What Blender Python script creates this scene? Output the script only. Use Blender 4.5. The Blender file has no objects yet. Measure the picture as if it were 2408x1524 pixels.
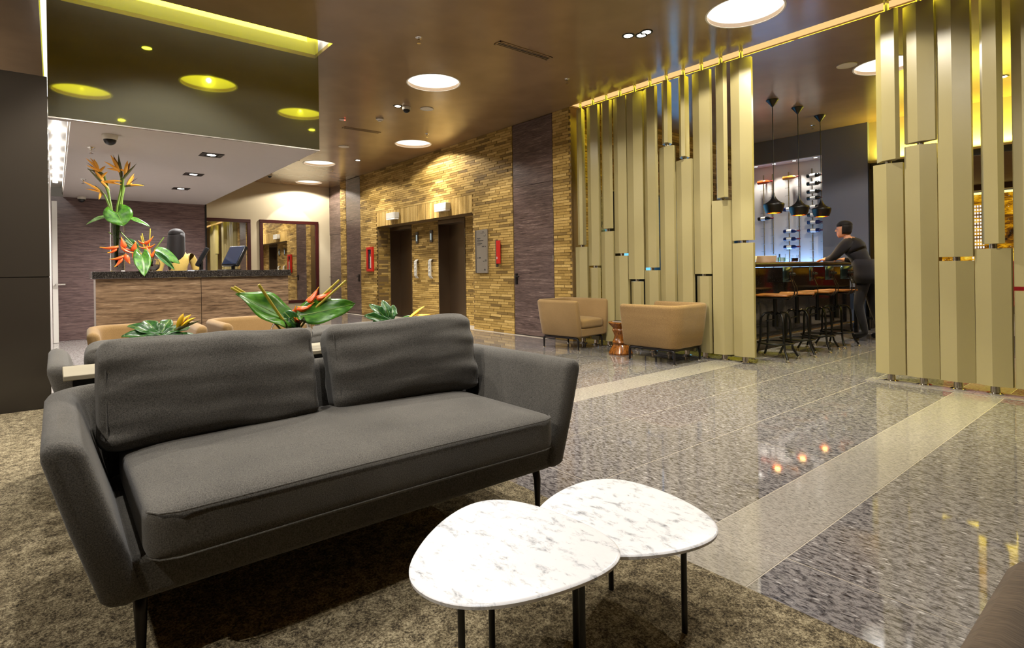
import bpy, bmesh, math, random
from mathutils import Vector, Matrix, noise as mnoise
random.seed(7)
R = math.radians
scene = bpy.context.scene
COL = scene.collection

# ------------------------------------------------------------------ camera
cam_data = bpy.data.cameras.new('camera')
cam_data.sensor_fit = 'HORIZONTAL'
cam_data.sensor_width = 36.0
cam_data.lens = 36.0 * 1313.0 / 2408.0
cam_data.shift_x = 0.0008
cam_data.shift_y = -128.0 / 2408.0
cam_data.clip_start = 0.05
cam_data.clip_end = 100
cam = bpy.data.objects.new('camera', cam_data)
COL.objects.link(cam)
YAW = math.asin(0.774325)
cam.matrix_world = (Matrix.Translation((0, 0, 1.085)) @ Matrix.Rotation(YAW, 4, 'Z')
                    @ Matrix.Rotation(R(90), 4, 'X') @ Matrix.Rotation(-0.0145, 4, 'Z'))
scene.camera = cam

# ------------------------------------------------------------------ view, world
vs = scene.view_settings
vs.view_transform = 'Standard'
vs.look = 'None'
vs.gamma = 1.0
vs.use_curve_mapping = False
vs.exposure = 0.0
world = bpy.data.worlds.new('world')
scene.world = world
world.use_nodes = True
world.node_tree.nodes['Background'].inputs[0].default_value = (1.0, 0.86, 0.68, 1)
world.node_tree.nodes['Background'].inputs[1].default_value = 0.10
scene.cycles.max_bounces = 6
scene.cycles.diffuse_bounces = 3
scene.cycles.glossy_bounces = 3
scene.cycles.transmission_bounces = 6
scene.cycles.adaptive_threshold = 0.07
scene.cycles.adaptive_min_samples = 16
scene.cycles.transparent_max_bounces = 8
scene.cycles.sample_clamp_indirect = 4.0
scene.cycles.caustics_reflective = False
scene.cycles.caustics_refractive = False

WARM = (1.0, 0.93, 0.82)
NEUT = (1.0, 0.97, 0.94)


def spot(name, loc, power, target=None, angle=70, blend=0.35, color=WARM, size=0.03):
    d = bpy.data.lights.new(name, 'SPOT')
    d.energy = power
    d.spot_size = R(angle)
    d.spot_blend = blend
    d.color = color
    d.shadow_soft_size = size
    o = bpy.data.objects.new(name, d)
    COL.objects.link(o)
    o.location = loc
    t = Vector(target) if target is not None else Vector((loc[0], loc[1], 0))
    o.rotation_euler = (t - Vector(loc)).to_track_quat('-Z', 'Y').to_euler()
    return o


def area(name, loc, sx, sy, power, direction=(0, 0, -1), color=WARM, spread=180):
    d = bpy.data.lights.new(name, 'AREA')
    d.shape = 'RECTANGLE'
    d.size = sx
    d.size_y = sy
    d.spread = R(spread)
    d.energy = power
    d.color = color
    o = bpy.data.objects.new(name, d)
    COL.objects.link(o)
    o.location = loc
    v = Vector(direction)
    if abs(v.z) > 0.99:
        o.rotation_euler = (0, 0, 0) if v.z < 0 else (math.pi, 0, 0)
    else:
        o.rotation_euler = v.to_track_quat('-Z', 'Z').to_euler()
    return o


def point(name, loc, power, color=WARM, size=0.03):
    d = bpy.data.lights.new(name, 'POINT')
    d.energy = power
    d.color = color
    d.shadow_soft_size = size
    o = bpy.data.objects.new(name, d)
    COL.objects.link(o)
    o.location = loc
    return o


H = 3.5            # ceiling height
YW = 5.967         # plane of the brick wall and of the screen

# lamps in the ceiling above the lounge, out of the picture (their fittings are built further down)
spot('lounge_spot_table', (-1.47, .83, 3.46), 112, (-1.40, 1.0, 0), 74, 0.6, NEUT)
spot('lounge_spot_left', (-1.25, -1.75, 3.46), 230, (-1.9, 0.5, 0.3), 62, 0.35)
spot('lounge_spot_rear', (-4.974, .784, 3.46), 340, (-5.6, 0.8, 0.3), 100, 0.4)
spot('lounge_spot_aisle', (-2.579, 3.391, 3.46), 220, (-2.5, 3.5, 0), 92, 0.6)
spot('screen_fill_spot', (-0.35, 3.5, 3.46), 175, (-2.4, 5.2, 1.0), 92, 0.6)  # unseen fill added to wash the screen blades

# ------------------------------------------------------------------ helpers


def lin(c):
    c = c / 255.0
    return c / 12.92 if c <= 0.04045 else ((c + 0.055) / 1.055) ** 2.4


def rgb(r, g, b):
    return (lin(r), lin(g), lin(b), 1.0)


def tag(o, label=None, cat=None, group=None, kind=None):
    if label:
        o['label'] = label
    if cat:
        o['category'] = cat
    if group:
        o['group'] = group
    if kind:
        o['kind'] = kind
    return o


def empty(name, loc=(0, 0, 0), rz=0.0, label=None, cat=None, group=None, kind=None):
    o = bpy.data.objects.new(name, None)
    o.empty_display_size = 0.1
    COL.objects.link(o)
    o.location = loc
    o.rotation_euler = (0, 0, rz)
    return tag(o, label, cat, group, kind)


class MB:
    """collects shapes into one mesh"""

    def __init__(self):
        self.v = []
        self.f = []

    def add(self, vs_, fs_):
        n = len(self.v)
        self.v.extend([tuple(p) for p in vs_])
        self.f.extend([tuple(i + n for i in f) for f in fs_])
        return self

    def box(self, x0, x1, y0, y1, z0, z1, m=None):
        p = [(x0, y0, z0), (x1, y0, z0), (x1, y1, z0), (x0, y1, z0),
             (x0, y0, z1), (x1, y0, z1), (x1, y1, z1), (x0, y1, z1)]
        if m is not None:
            p = [m @ Vector(q) for q in p]
        return self.add(p, [(0, 3, 2, 1), (4, 5, 6, 7), (0, 1, 5, 4), (1, 2, 6, 5), (2, 3, 7, 6), (3, 0, 4, 7)])

    def loft(self, loops, closed=True, cap=True):
        n = len(loops[0])
        vs_ = [p for l in loops for p in l]
        fs_ = []
        for i in range(len(loops) - 1):
            for j in range(n if closed else n - 1):
                k = (j + 1) % n
                fs_.append((i * n + j, i * n + k, (i + 1) * n + k, (i + 1) * n + j))
        if cap and closed:
            fs_.append(tuple(range(n - 1, -1, -1)))
            b = (len(loops) - 1) * n
            fs_.append(tuple(range(b, b + n)))
        return self.add(vs_, fs_)

    def tube(self, pts, r, n=8, cap=True, flat=1.0):
        pts = [Vector(p) for p in pts]
        rs = r if isinstance(r, (list, tuple)) else [r] * len(pts)
        loops = []
        side = None
        for i, p in enumerate(pts):
            if i == 0:
                t = pts[1] - pts[0]
            elif i == len(pts) - 1:
                t = pts[-1] - pts[-2]
            else:
                t = (pts[i + 1] - p).normalized() + (p - pts[i - 1]).normalized()
            t.normalize()
            if side is None:
                a = Vector((0, 0, 1)) if abs(t.z) < 0.9 else Vector((1, 0, 0))
                side = t.cross(a).normalized()
            else:
                side = (side - t * side.dot(t)).normalized()
            up = t.cross(side)
            loops.append([p + (side * math.cos(2 * math.pi * k / n) + up * math.sin(2 * math.pi * k / n) * flat) * rs[i]
                          for k in range(n)])
        return self.loft(loops, True, cap)

    def lathe(self, prof, c=(0, 0, 0), n=24, m=None, cap=False):
        loops = []
        for r, z in prof:
            l = []
            for k in range(n):
                a = 2 * math.pi * k / n
                q = Vector((r * math.cos(a), r * math.sin(a), z))
                if m is not None:
                    q = m @ q
                l.append(q + Vector(c))
            loops.append(l)
        return self.loft(loops, True, cap)

    def prism(self, poly, z0, z1, m=None):
        n = len(poly)
        p = [Vector((x, y, z0)) for x, y in poly] + [Vector((x, y, z1)) for x, y in poly]
        if m is not None:
            p = [m @ q for q in p]
        f = [tuple(range(n - 1, -1, -1)), tuple(range(n, 2 * n))]
        for i in range(n):
            j = (i + 1) % n
            f.append((i, j, n + j, n + i))
        return self.add(p, f)

    def grid(self, fn, nu, nv):
        vs_ = [fn(i / nu, j / nv) for i in range(nu + 1) for j in range(nv + 1)]
        fs_ = []
        for i in range(nu):
            for j in range(nv):
                a = i * (nv + 1) + j
                fs_.append((a, a + nv + 1, a + nv + 2, a + 1))
        return self.add(vs_, fs_)

    def mesh(self, name, smooth=None):
        me = bpy.data.meshes.new(name)
        me.from_pydata(self.v, [], self.f)
        bm = bmesh.new()
        bm.from_mesh(me)
        bmesh.ops.recalc_face_normals(bm, faces=bm.faces)
        bm.to_mesh(me)
        bm.free()
        if smooth is not None:
            me.polygons.foreach_set('use_smooth', [True] * len(me.polygons))
            me.set_sharp_from_angle(angle=R(smooth))
        me.update()
        return me

    def build(self, name, mat, parent=None, smooth=None, loc=None, bevel=None, solid=None, subsurf=0, rz=None):
        me = self.mesh(name, smooth)
        if mat is not None:
            me.materials.append(mat)
        o = bpy.data.objects.new(name, me)
        COL.objects.link(o)
        if parent is not None:
            o.parent = parent
        if loc is not None:
            o.location = loc
        if rz is not None:
            o.rotation_euler = (0, 0, rz)
        if solid:
            md = o.modifiers.new('thick', 'SOLIDIFY')
            md.thickness = solid
            md.offset = 0
        if bevel:
            md = o.modifiers.new('bevel', 'BEVEL')
            md.width = bevel
            md.segments = 2 if bevel < 0.02 else 4
            md.limit_method = 'ANGLE'
            md.angle_limit = R(35)
            me.polygons.foreach_set('use_smooth', [True] * len(me.polygons))
            me.set_sharp_from_angle(angle=R(70))
        if subsurf:
            md = o.modifiers.new('sub', 'SUBSURF')
            md.levels = subsurf
            md.render_levels = subsurf
        return o


def bx(name, mat, x0, x1, y0, y1, z0, z1, parent=None, bevel=None):
    return MB().box(x0, x1, y0, y1, z0, z1).build(name, mat, parent, bevel=bevel)


def copy_tree(o, parent=None):
    c = o.copy()
    COL.objects.link(c)
    if parent is not None:
        c.parent = parent
    for ch in list(o.children):
        copy_tree(ch, c)
    return c


# ------------------------------------------------------------------ materials
MATS = {}


def newmat(name):
    m = bpy.data.materials.new(name)
    m.use_nodes = True
    nt = m.node_tree
    b = nt.nodes['Principled BSDF']
    MATS[name] = m
    return m, nt, b


def nd(nt, typ, **kw):
    n = nt.nodes.new(typ)
    for k, v in kw.items():
        if k == 'inp':
            for kk, vv in v.items():
                n.inputs[kk].default_value = vv
        else:
            setattr(n, k, v)
    return n


def ramp(nt, stops, interp='LINEAR'):
    r = nt.nodes.new('ShaderNodeValToRGB')
    cr = r.color_ramp
    cr.interpolation = interp
    while len(cr.elements) < len(stops):
        cr.elements.new(0.5)
    for e, (p, c) in zip(cr.elements, stops):
        e.position = p
        e.color = c
    return r


def plain(name, col, rough=0.5, metal=0.0, spec=0.5, coat=0.0, coat_rough=0.03):
    m, nt, b = newmat(name)
    b.inputs['Base Color'].default_value = col
    b.inputs['Roughness'].default_value = rough
    b.inputs['Metallic'].default_value = metal
    b.inputs['Specular IOR Level'].default_value = spec
    b.inputs['Coat Weight'].default_value = coat
    b.inputs['Coat Roughness'].default_value = coat_rough
    # a little life in the gloss so that no surface is perfectly uniform
    tc = nd(nt, 'ShaderNodeTexCoord')
    nz = nd(nt, 'ShaderNodeTexNoise', inp={'Scale': 9.0, 'Detail': 4.0})
    nt.links.new(tc.outputs['Object'], nz.inputs['Vector'])
    mr = nd(nt, 'ShaderNodeMapRange', inp={'To Min': max(0.0, rough * 0.9), 'To Max': min(1.0, rough * 1.1 + 0.005)})
    nt.links.new(nz.outputs['Fac'], mr.inputs['Value'])
    nt.links.new(mr.outputs['Result'], b.inputs['Roughness'])
    return m


def emit(name, col, strength):
    m = bpy.data.materials.new(name)
    m.use_nodes = True
    nt = m.node_tree
    nt.nodes.clear()
    e = nd(nt, 'ShaderNodeEmission')
    e.inputs[0].default_value = col
    e.inputs[1].default_value = strength
    o = nd(nt, 'ShaderNodeOutputMaterial')
    nt.links.new(e.outputs[0], o.inputs[0])
    m.cycles.emission_sampling = 'AUTO' if name in ('drum_glow', 'cove_yellow') else 'NONE'
    MATS[name] = m
    return m


def coords(nt, scale=(1, 1, 1), rot=(0, 0, 0), out='Object', world_space=False):
    if world_space:
        g = nd(nt, 'ShaderNodeNewGeometry')
        src = g.outputs['Position']
    else:
        src = nd(nt, 'ShaderNodeTexCoord').outputs[out]
    mp = nd(nt, 'ShaderNodeMapping')
    mp.inputs['Scale'].default_value = scale
    mp.inputs['Rotation'].default_value = rot
    nt.links.new(src, mp.inputs['Vector'])
    return mp.outputs['Vector']


def bump(nt, b, height, strength, dist=0.002):
    bp = nd(nt, 'ShaderNodeBump', inp={'Strength': strength, 'Distance': dist})
    nt.links.new(height, bp.inputs['Height'])
    nt.links.new(bp.outputs['Normal'], b.inputs['Normal'])


def granite(name, dark, mid, light, fleck, scale=34.0, rough=0.05):
    m, nt, b = newmat(name)
    v = coords(nt, (0.6, 1.5, 1.0), (0, 0, 0.5), world_space=True)
    n1 = nd(nt, 'ShaderNodeTexNoise', inp={'Scale': scale * 1.3, 'Detail': 6.0, 'Roughness': 0.7, 'Distortion': 0.6})
    n2 = nd(nt, 'ShaderNodeTexVoronoi', inp={'Scale': scale * 0.8, 'Randomness': 1.0})
    nt.links.new(v, n1.inputs['Vector'])
    nt.links.new(v, n2.inputs['Vector'])
    r1 = ramp(nt, [(0.36, dark), (0.47, mid), (0.57, light), (0.68, mid)])
    nt.links.new(n1.outputs['Fac'], r1.inputs['Fac'])
    r2 = ramp(nt, [(0.0, (1, 1, 1, 1)), (0.16, (0.7, 0.7, 0.7, 1)), (0.24, (0, 0, 0, 1))])
    nt.links.new(n2.outputs['Distance'], r2.inputs['Fac'])
    sel = nd(nt, 'ShaderNodeMath', operation='GREATER_THAN', inp={1: 0.62})
    sp = nd(nt, 'ShaderNodeSeparateColor')
    nt.links.new(n2.outputs['Color'], sp.inputs[0])
    nt.links.new(sp.outputs[0], sel.inputs[0])
    mu = nd(nt, 'ShaderNodeMath', operation='MULTIPLY')
    nt.links.new(r2.outputs['Color'], mu.inputs[0])
    nt.links.new(sel.outputs[0], mu.inputs[1])
    mx = nd(nt, 'ShaderNodeMix', data_type='RGBA')
    nt.links.new(mu.outputs[0], mx.inputs['Factor'])
    nt.links.new(r1.outputs['Color'], mx.inputs['A'])
    mx.inputs['B'].default_value = fleck
    nt.links.new(mx.outputs['Result'], b.inputs['Base Color'])
    b.inputs['Roughness'].default_value = rough
    b.inputs['Specular IOR Level'].default_value = 0.85
    return m


def veneer(name, dark, mid, light, grain_axis='Y', rough=0.35):
    """horizontal wood grain; grain runs along the object's given axis"""
    m, nt, b = newmat(name)
    sc = {'X': (0.5, 3, 9.0), 'Y': (3, 0.5, 9.0), 'Z': (6, 6, 0.5)}[grain_axis]
    v = coords(nt, sc, world_space=True)
    n0 = nd(nt, 'ShaderNodeTexNoise', inp={'Scale': 2.2, 'Detail': 3.0, 'Distortion': 1.2})
    nt.links.new(v, n0.inputs['Vector'])
    mulv = nd(nt, 'ShaderNodeMath', operation='MULTIPLY', inp={1: 20.0})
    nt.links.new(n0.outputs['Fac'], mulv.inputs[0])
    sn = nd(nt, 'ShaderNodeMath', operation='SINE')
    nt.links.new(mulv.outputs[0], sn.inputs[0])
    v2 = coords(nt, tuple(s * 6 for s in sc), world_space=True)
    n1 = nd(nt, 'ShaderNodeTexNoise', inp={'Scale': 3.0, 'Detail': 5.0, 'Roughness': 0.65})
    nt.links.new(v2, n1.inputs['Vector'])
    ad = nd(nt, 'ShaderNodeMath', operation='MULTIPLY_ADD', inp={1: 0.11, 2: 0.0})
    nt.links.new(sn.outputs[0], ad.inputs[0])
    ad2 = nd(nt, 'ShaderNodeMath', operation='ADD')
    nt.links.new(ad.outputs[0], ad2.inputs[0])
    nt.links.new(n1.outputs['Fac'], ad2.inputs[1])
    r = ramp(nt, [(0.30, dark), (0.50, mid), (0.62, mid), (0.78, light)])
    nt.links.new(ad2.outputs[0], r.inputs['Fac'])
    nt.links.new(r.outputs['Color'], b.inputs['Base Color'])
    b.inputs['Roughness'].default_value = rough
    bump(nt, b, ad2.outputs[0], 0.15, 0.002)
    return m


def fabric(name, col, col2, weave=420.0, rough=0.9, strength=0.35, streak=(1, 1, 1)):
    m, nt, b = newmat(name)
    v = coords(nt, streak)
    n1 = nd(nt, 'ShaderNodeTexNoise', inp={'Scale': weave, 'Detail': 2.0, 'Roughness': 0.6})
    nt.links.new(v, n1.inputs['Vector'])
    n2 = nd(nt, 'ShaderNodeTexNoise', inp={'Scale': 3.5, 'Detail': 3.0})
    nt.links.new(v, n2.inputs['Vector'])
    mixv = nd(nt, 'ShaderNodeMath', operation='MULTIPLY_ADD', inp={1: 0.75, 2: 0.0})
    nt.links.new(n1.outputs['Fac'], mixv.inputs[0])
    ad = nd(nt, 'ShaderNodeMath', operation='MULTIPLY_ADD', inp={1: 0.25})
    nt.links.new(n2.outputs['Fac'], ad.inputs[0])
    nt.links.new(mixv.outputs[0], ad.inputs[2])
    r = ramp(nt, [(0.32, col2), (0.66, col)])
    nt.links.new(ad.outputs[0], r.inputs['Fac'])
    nt.links.new(r.outputs['Color'], b.inputs['Base Color'])
    b.inputs['Roughness'].default_value = rough
    b.inputs['Specular IOR Level'].default_value = 0.25
    b.inputs['Sheen Weight'].default_value = 0.15
    b.inputs['Sheen Roughness'].default_value = 0.5
    bump(nt, b, n1.outputs['Fac'], strength, 0.0015)
    return m


def glassmat(name, col=(1, 1, 1, 1), rough=0.0, ior=1.45):
    m, nt, b = newmat(name)
    b.inputs['Base Color'].default_value = col
    b.inputs['Roughness'].default_value = rough
    b.inputs['Transmission Weight'].default_value = 1.0
    b.inputs['IOR'].default_value = ior
    return m


def build_materials():
    granite('granite_dark', rgb(44, 42, 44), rgb(102, 98, 98), rgb(152, 147, 145), rgb(196, 192, 190), 38)
    granite('granite_light', rgb(120, 114, 108), rgb(150, 144, 136), rgb(172, 166, 156), rgb(190, 184, 174), 60, 0.10)
    granite('granite_black', rgb(14, 13, 13), rgb(30, 28, 27), rgb(62, 58, 54), rgb(110, 104, 98), 60, 0.08)
    plain('tile_joint', rgb(176, 166, 150), 0.6)

    # carpet
    m, nt, b = newmat('carpet')
    v = coords(nt)
    n1 = nd(nt, 'ShaderNodeTexNoise', inp={'Scale': 150.0, 'Detail': 4.0, 'Roughness': 0.8})
    n2 = nd(nt, 'ShaderNodeTexNoise', inp={'Scale': 26.0, 'Detail': 4.0, 'Roughness': 0.6})
    nt.links.new(v, n1.inputs['Vector'])
    nt.links.new(v, n2.inputs['Vector'])
    ad = nd(nt, 'ShaderNodeMath', operation='MULTIPLY_ADD', inp={1: 0.28})
    nt.links.new(n2.outputs['Fac'], ad.inputs[0])
    m2 = nd(nt, 'ShaderNodeMath', operation='MULTIPLY', inp={1: 0.72})
    nt.links.new(n1.outputs['Fac'], m2.inputs[0])
    nt.links.new(m2.outputs[0], ad.inputs[2])
    r = ramp(nt, [(0.40, rgb(52, 47, 40)), (0.5, rgb(136, 123, 97)), (0.60, rgb(208, 194, 160))])
    nt.links.new(ad.outputs[0], r.inputs['Fac'])
    nt.links.new(r.outputs['Color'], b.inputs['Base Color'])
    b.inputs['Roughness'].default_value = 0.95
    b.inputs['Specular IOR Level'].default_value = 0.1
    bump(nt, b, n1.outputs['Fac'], 0.9, 0.008)

    # ceiling paint: satin bronze
    m, nt, b = newmat('ceiling_bronze')
    b.inputs['Base Color'].default_value = rgb(112, 88, 62)
    v = coords(nt, world_space=True)
    n1 = nd(nt, 'ShaderNodeTexNoise', inp={'Scale': 1.6, 'Detail': 3.0})
    nt.links.new(v, n1.inputs['Vector'])
    r = ramp(nt, [(0.3, rgb(138, 113, 83)), (0.7, rgb(152, 125, 93))])
    nt.links.new(n1.outputs['Fac'], r.inputs['Fac'])
    nt.links.new(r.outputs['Color'], b.inputs['Base Color'])
    b.inputs['Roughness'].default_value = 0.22
    b.inputs['Specular IOR Level'].default_value = 0.6
    bump(nt, b, n1.outputs['Fac'], 0.12, 0.05)

    # bricks: tone carried by a per-brick attribute
    m, nt, b = newmat('brick_buff')
    at = nd(nt, 'ShaderNodeAttribute', attribute_name='tone')
    r = ramp(nt, [(0.0, rgb(104, 80, 34)), (0.25, rgb(150, 119, 54)), (0.6, rgb(184, 150, 76)), (1.0, rgb(216, 182, 108))])
    nt.links.new(at.outputs['Fac'], r.inputs['Fac'])
    v = coords(nt, world_space=True)
    n1 = nd(nt, 'ShaderNodeTexNoise', inp={'Scale': 55.0, 'Detail': 5.0, 'Roughness': 0.7})
    nt.links.new(v, n1.inputs['Vector'])
    mx = nd(nt, 'ShaderNodeMix', data_type='RGBA', blend_type='MULTIPLY')
    mx.inputs['Factor'].default_value = 0.55
    r2 = ramp(nt, [(0.3, (0.45, 0.42, 0.38, 1)), (0.6, (1, 1, 1, 1))])
    nt.links.new(n1.outputs['Fac'], r2.inputs['Fac'])
    nt.links.new(r.outputs['Color'], mx.inputs['A'])
    nt.links.new(r2.outputs['Color'], mx.inputs['B'])
    nt.links.new(mx.outputs['Result'], b.inputs['Base Color'])
    b.inputs['Roughness'].default_value = 0.8
    bump(nt, b, n1.outputs['Fac'], 0.5, 0.004)
    plain('mortar', rgb(122, 98, 58), 0.9)

    veneer('wood_door', rgb(60, 46, 42), rgb(102, 83, 77), rgb(158, 138, 128), 'X')
    veneer('wood_wall', rgb(74, 56, 54), rgb(112, 90, 87), rgb(150, 127, 121), 'Y')
    veneer('wood_desk', rgb(74, 56, 40), rgb(128, 104, 80), rgb(184, 160, 132), 'Y')
    veneer('wood_seat', rgb(84, 46, 18), rgb(138, 84, 36), rgb(172, 112, 56), 'X', 0.3)
    veneer('wood_turned', rgb(74, 40, 12), rgb(140, 84, 30), rgb(176, 114, 48), 'Z', 0.18)

    plain('plaster_cream', rgb(214, 200, 168), 0.75)
    plain('plaster_white', rgb(206, 200, 196), 0.7)
    plain('plaster_soffit', rgb(196, 188, 184), 0.55)
    plain('plaster_blue_grey', rgb(118, 122, 136), 0.6)
    granite('marble_floor', rgb(150, 146, 142), rgb(186, 182, 178), rgb(206, 202, 198), rgb(216, 212, 208), 20, 0.12)
    plain('plaster_brown', rgb(110, 88, 64), 0.7)
    plain('white_enamel', rgb(232, 228, 220), 0.4)
    plain('panel_black', rgb(54, 49, 43), 0.12, spec=0.5)
    plain('dark_joint', rgb(12, 11, 10), 0.6)
    plain('frame_maroon', rgb(66, 20, 18), 0.35)
    plain('mirror_silver', (0.88, 0.86, 0.82, 1), 0.015, metal=1.0)
    # olive back-painted mirror glass: tinted reflection over a dull ground
    m = bpy.data.materials.new('glass_olive')
    m.use_nodes = True
    MATS['glass_olive'] = m
    nt = m.node_tree
    nt.nodes.clear()
    g = nd(nt, 'ShaderNodeBsdfGlossy', inp={'Color': (0.36, 0.36, 0.012, 1), 'Roughness': 0.035})
    d = nd(nt, 'ShaderNodeBsdfDiffuse', inp={'Color': (0.032, 0.032, 0.024, 1)})
    a = nd(nt, 'ShaderNodeAddShader')
    o = nd(nt, 'ShaderNodeOutputMaterial')
    nt.links.new(g.outputs[0], a.inputs[0])
    nt.links.new(d.outputs[0], a.inputs[1])
    nt.links.new(a.outputs[0], o.inputs[0])
    plain('screen_paint', rgb(164, 152, 106), 0.36, metal=0.0, spec=0.45)
    plain('steel', rgb(196, 190, 180), 0.22, metal=1.0)
    plain('chrome', rgb(225, 222, 216), 0.08, metal=1.0)
    plain('lift_steel', rgb(132, 116, 98), 0.36, metal=1.0)
    plain('cast_dark', rgb(44, 40, 40), 0.3, metal=0.6)
    plain('black_metal', rgb(16, 15, 15), 0.32, metal=0.3)
    plain('black_satin', rgb(14, 13, 13), 0.35)
    plain('stool_steel', rgb(58, 74, 80), 0.25, metal=0.9)
    plain('grey_sign', rgb(150, 142, 130), 0.35, metal=0.4)
    plain('grey_dark', rgb(92, 86, 80), 0.4, metal=0.3)
    plain('ink', rgb(26, 24, 24), 0.6)
    plain('red_enamel', rgb(196, 34, 22), 0.35)
    plain('red_fabric', rgb(168, 20, 24), 0.8)
    plain('shelf_oak', rgb(172, 162, 138), 0.5)
    plain('silver_paint', rgb(206, 204, 196), 0.35, metal=0.15)
    plain('hanger_paint', rgb(150, 142, 96), 0.5)
    plain('plastic_white', rgb(222, 216, 204), 0.4)
    plain('plastic_black', rgb(18, 18, 20), 0.3)
    plain('screen_blue', rgb(30, 36, 52), 0.15)
    plain('gold_leaf', rgb(230, 168, 60), 0.25, metal=1.0)
    fabric('fabric_charcoal', rgb(104, 100, 93), rgb(50, 48, 45), 300, strength=0.5)
    fabric('fabric_tan', rgb(158, 128, 84), rgb(124, 98, 60), 380)
    fabric('fabric_tan_streak', rgb(154, 124, 80), rgb(116, 90, 54), 160, streak=(0.6, 0.6, 3.0))
    fabric('fabric_brown', rgb(104, 88, 70), rgb(72, 60, 46), 60, streak=(6.0, 0.5, 1.0))
    fabric('cloth_suit', rgb(28, 24, 28), rgb(18, 15, 18), 300)
    fabric('cloth_trouser', rgb(36, 33, 38), rgb(24, 22, 26), 300)
    fabric('cloth_blouse', rgb(206, 176, 96), rgb(170, 142, 70), 300)
    plain('skin', rgb(206, 150, 118), 0.55)
    fabric('hair_dark', rgb(24, 15, 11), rgb(8, 5, 4), 60, 0.7, 0.5, (3.0, 3.0, 0.12))

    # marble
    m, nt, b = newmat('marble')
    v = coords(nt, (1.0, 1.9, 1.0), (0, 0, -0.35))
    n1 = nd(nt, 'ShaderNodeTexNoise', inp={'Scale': 17.0, 'Detail': 9.0, 'Roughness': 0.72, 'Distortion': 0.35})
    nt.links.new(v, n1.inputs['Vector'])
    r = ramp(nt, [(0.30, rgb(128, 131, 139)), (0.395, rgb(200, 202, 207)), (0.47, rgb(237, 237, 240)), (1.0, rgb(245, 245, 246))])
    nt.links.new(n1.outputs['Fac'], r.inputs['Fac'])
    n2 = nd(nt, 'ShaderNodeTexNoise', inp={'Scale': 34.0, 'Detail': 6.0, 'Roughness': 0.75, 'Distortion': 0.4})
    nt.links.new(v, n2.inputs['Vector'])
    r2 = ramp(nt, [(0.30, rgb(150, 150, 154)), (0.37, rgb(255, 255, 255))])
    nt.links.new(n2.outputs['Fac'], r2.inputs['Fac'])
    mx = nd(nt, 'ShaderNodeMix', data_type='RGBA', blend_type='MULTIPLY')
    mx.inputs['Factor'].default_value = 0.7
    nt.links.new(r.outputs['Color'], mx.inputs['A'])
    nt.links.new(r2.outputs['Color'], mx.inputs['B'])
    nt.links.new(mx.outputs['Result'], b.inputs['Base Color'])
    b.inputs['Roughness'].default_value = 0.28

    # leaves
    for name, c0, c1 in (('leaf_green', rgb(30, 78, 16), rgb(86, 142, 36)),
                         ('leaf_bright', rgb(70, 130, 44), rgb(136, 176, 92)),
                         ('leaf_dark', rgb(22, 60, 22), rgb(62, 118, 52))):
        m, nt, b = newmat(name)
        v = coords(nt, (1, 1, 1), out='Generated')
        n1 = nd(nt, 'ShaderNodeTexNoise', inp={'Scale': 7.0, 'Detail': 5.0})
        nt.links.new(v, n1.inputs['Vector'])
        r = ramp(nt, [(0.3, c0), (0.72, c1)])
        nt.links.new(n1.outputs['Fac'], r.inputs['Fac'])
        nt.links.new(r.outputs['Color'], b.inputs['Base Color'])
        b.inputs['Roughness'].default_value = 0.3
        b.inputs['Subsurface Weight'].default_value = 0.0
    plain('stem_green', rgb(104, 134, 40), 0.45)
    plain('stem_yellow', rgb(186, 168, 52), 0.45)
    plain('vein_pale', rgb(150, 180, 90), 0.45)
    plain('petal_orange', rgb(255, 184, 66), 0.5)
    plain('petal_yellow', rgb(255, 206, 40), 0.5)
    plain('petal_violet', rgb(58, 30, 60), 0.5)
    plain('bract_red', rgb(248, 104, 40), 0.42)
    plain('bract_green', rgb(86, 84, 38), 0.45)
    glassmat('glass_clear', (1, 1, 1, 1), 0.0, 1.25)
    glassmat('water', (0.95, 0.98, 0.82, 1), 0.0, 1.08)
    glassmat('wine_pale', (0.98, 0.86, 0.45, 1), 0.0, 1.2)
    plain('bottle_dark', rgb(14, 16, 18), 0.08, spec=0.6)
    plain('bottle_blue', rgb(18, 34, 84), 0.08, spec=0.6)
    plain('bottle_rose', rgb(206, 84, 40), 0.1, spec=0.6)
    plain('bottle_amber', rgb(224, 142, 56), 0.1, spec=0.6)
    plain('label_paper', rgb(232, 228, 220), 0.6)
    plain('capsule_red', rgb(120, 30, 34), 0.4)

    emit('drum_glow', (1.0, 0.96, 0.88, 1), 5.0)
    emit('lamp_glow', (1.0, 0.94, 0.82, 1), 18.0)
    emit('lamp_gold', (1.0, 0.62, 0.18, 1), 30.0)
    emit('slot_glow', (1.0, 0.63, 0.24, 1), 1.05)
    emit('cove_yellow', (1.0, 0.9, 0.25, 1), 2.2)
    emit('led_red', (1.0, 0.08, 0.05, 1), 6.0)
    emit('shelf_blue', (0.18, 0.62, 1.0, 1), 1.3)
    emit('indicator', (0.75, 0.85, 0.8, 1), 0.5)
    emit('cove_white', (1.0, 0.95, 0.86, 1), 1.0)

    # lit city mural (a backlit print)
    m = bpy.data.materials.new('mural_print')
    m.use_nodes = True
    MATS['mural_print'] = m
    m.cycles.emission_sampling = 'NONE'
    nt = m.node_tree
    nt.nodes.clear()
    v = coords(nt, (1.2, 1, 3.2), world_space=True)
    n1 = nd(nt, 'ShaderNodeTexNoise', inp={'Scale': 1.6, 'Detail': 7.0, 'Roughness': 0.68, 'Distortion': 0.7})
    nt.links.new(v, n1.inputs['Vector'])
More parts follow.
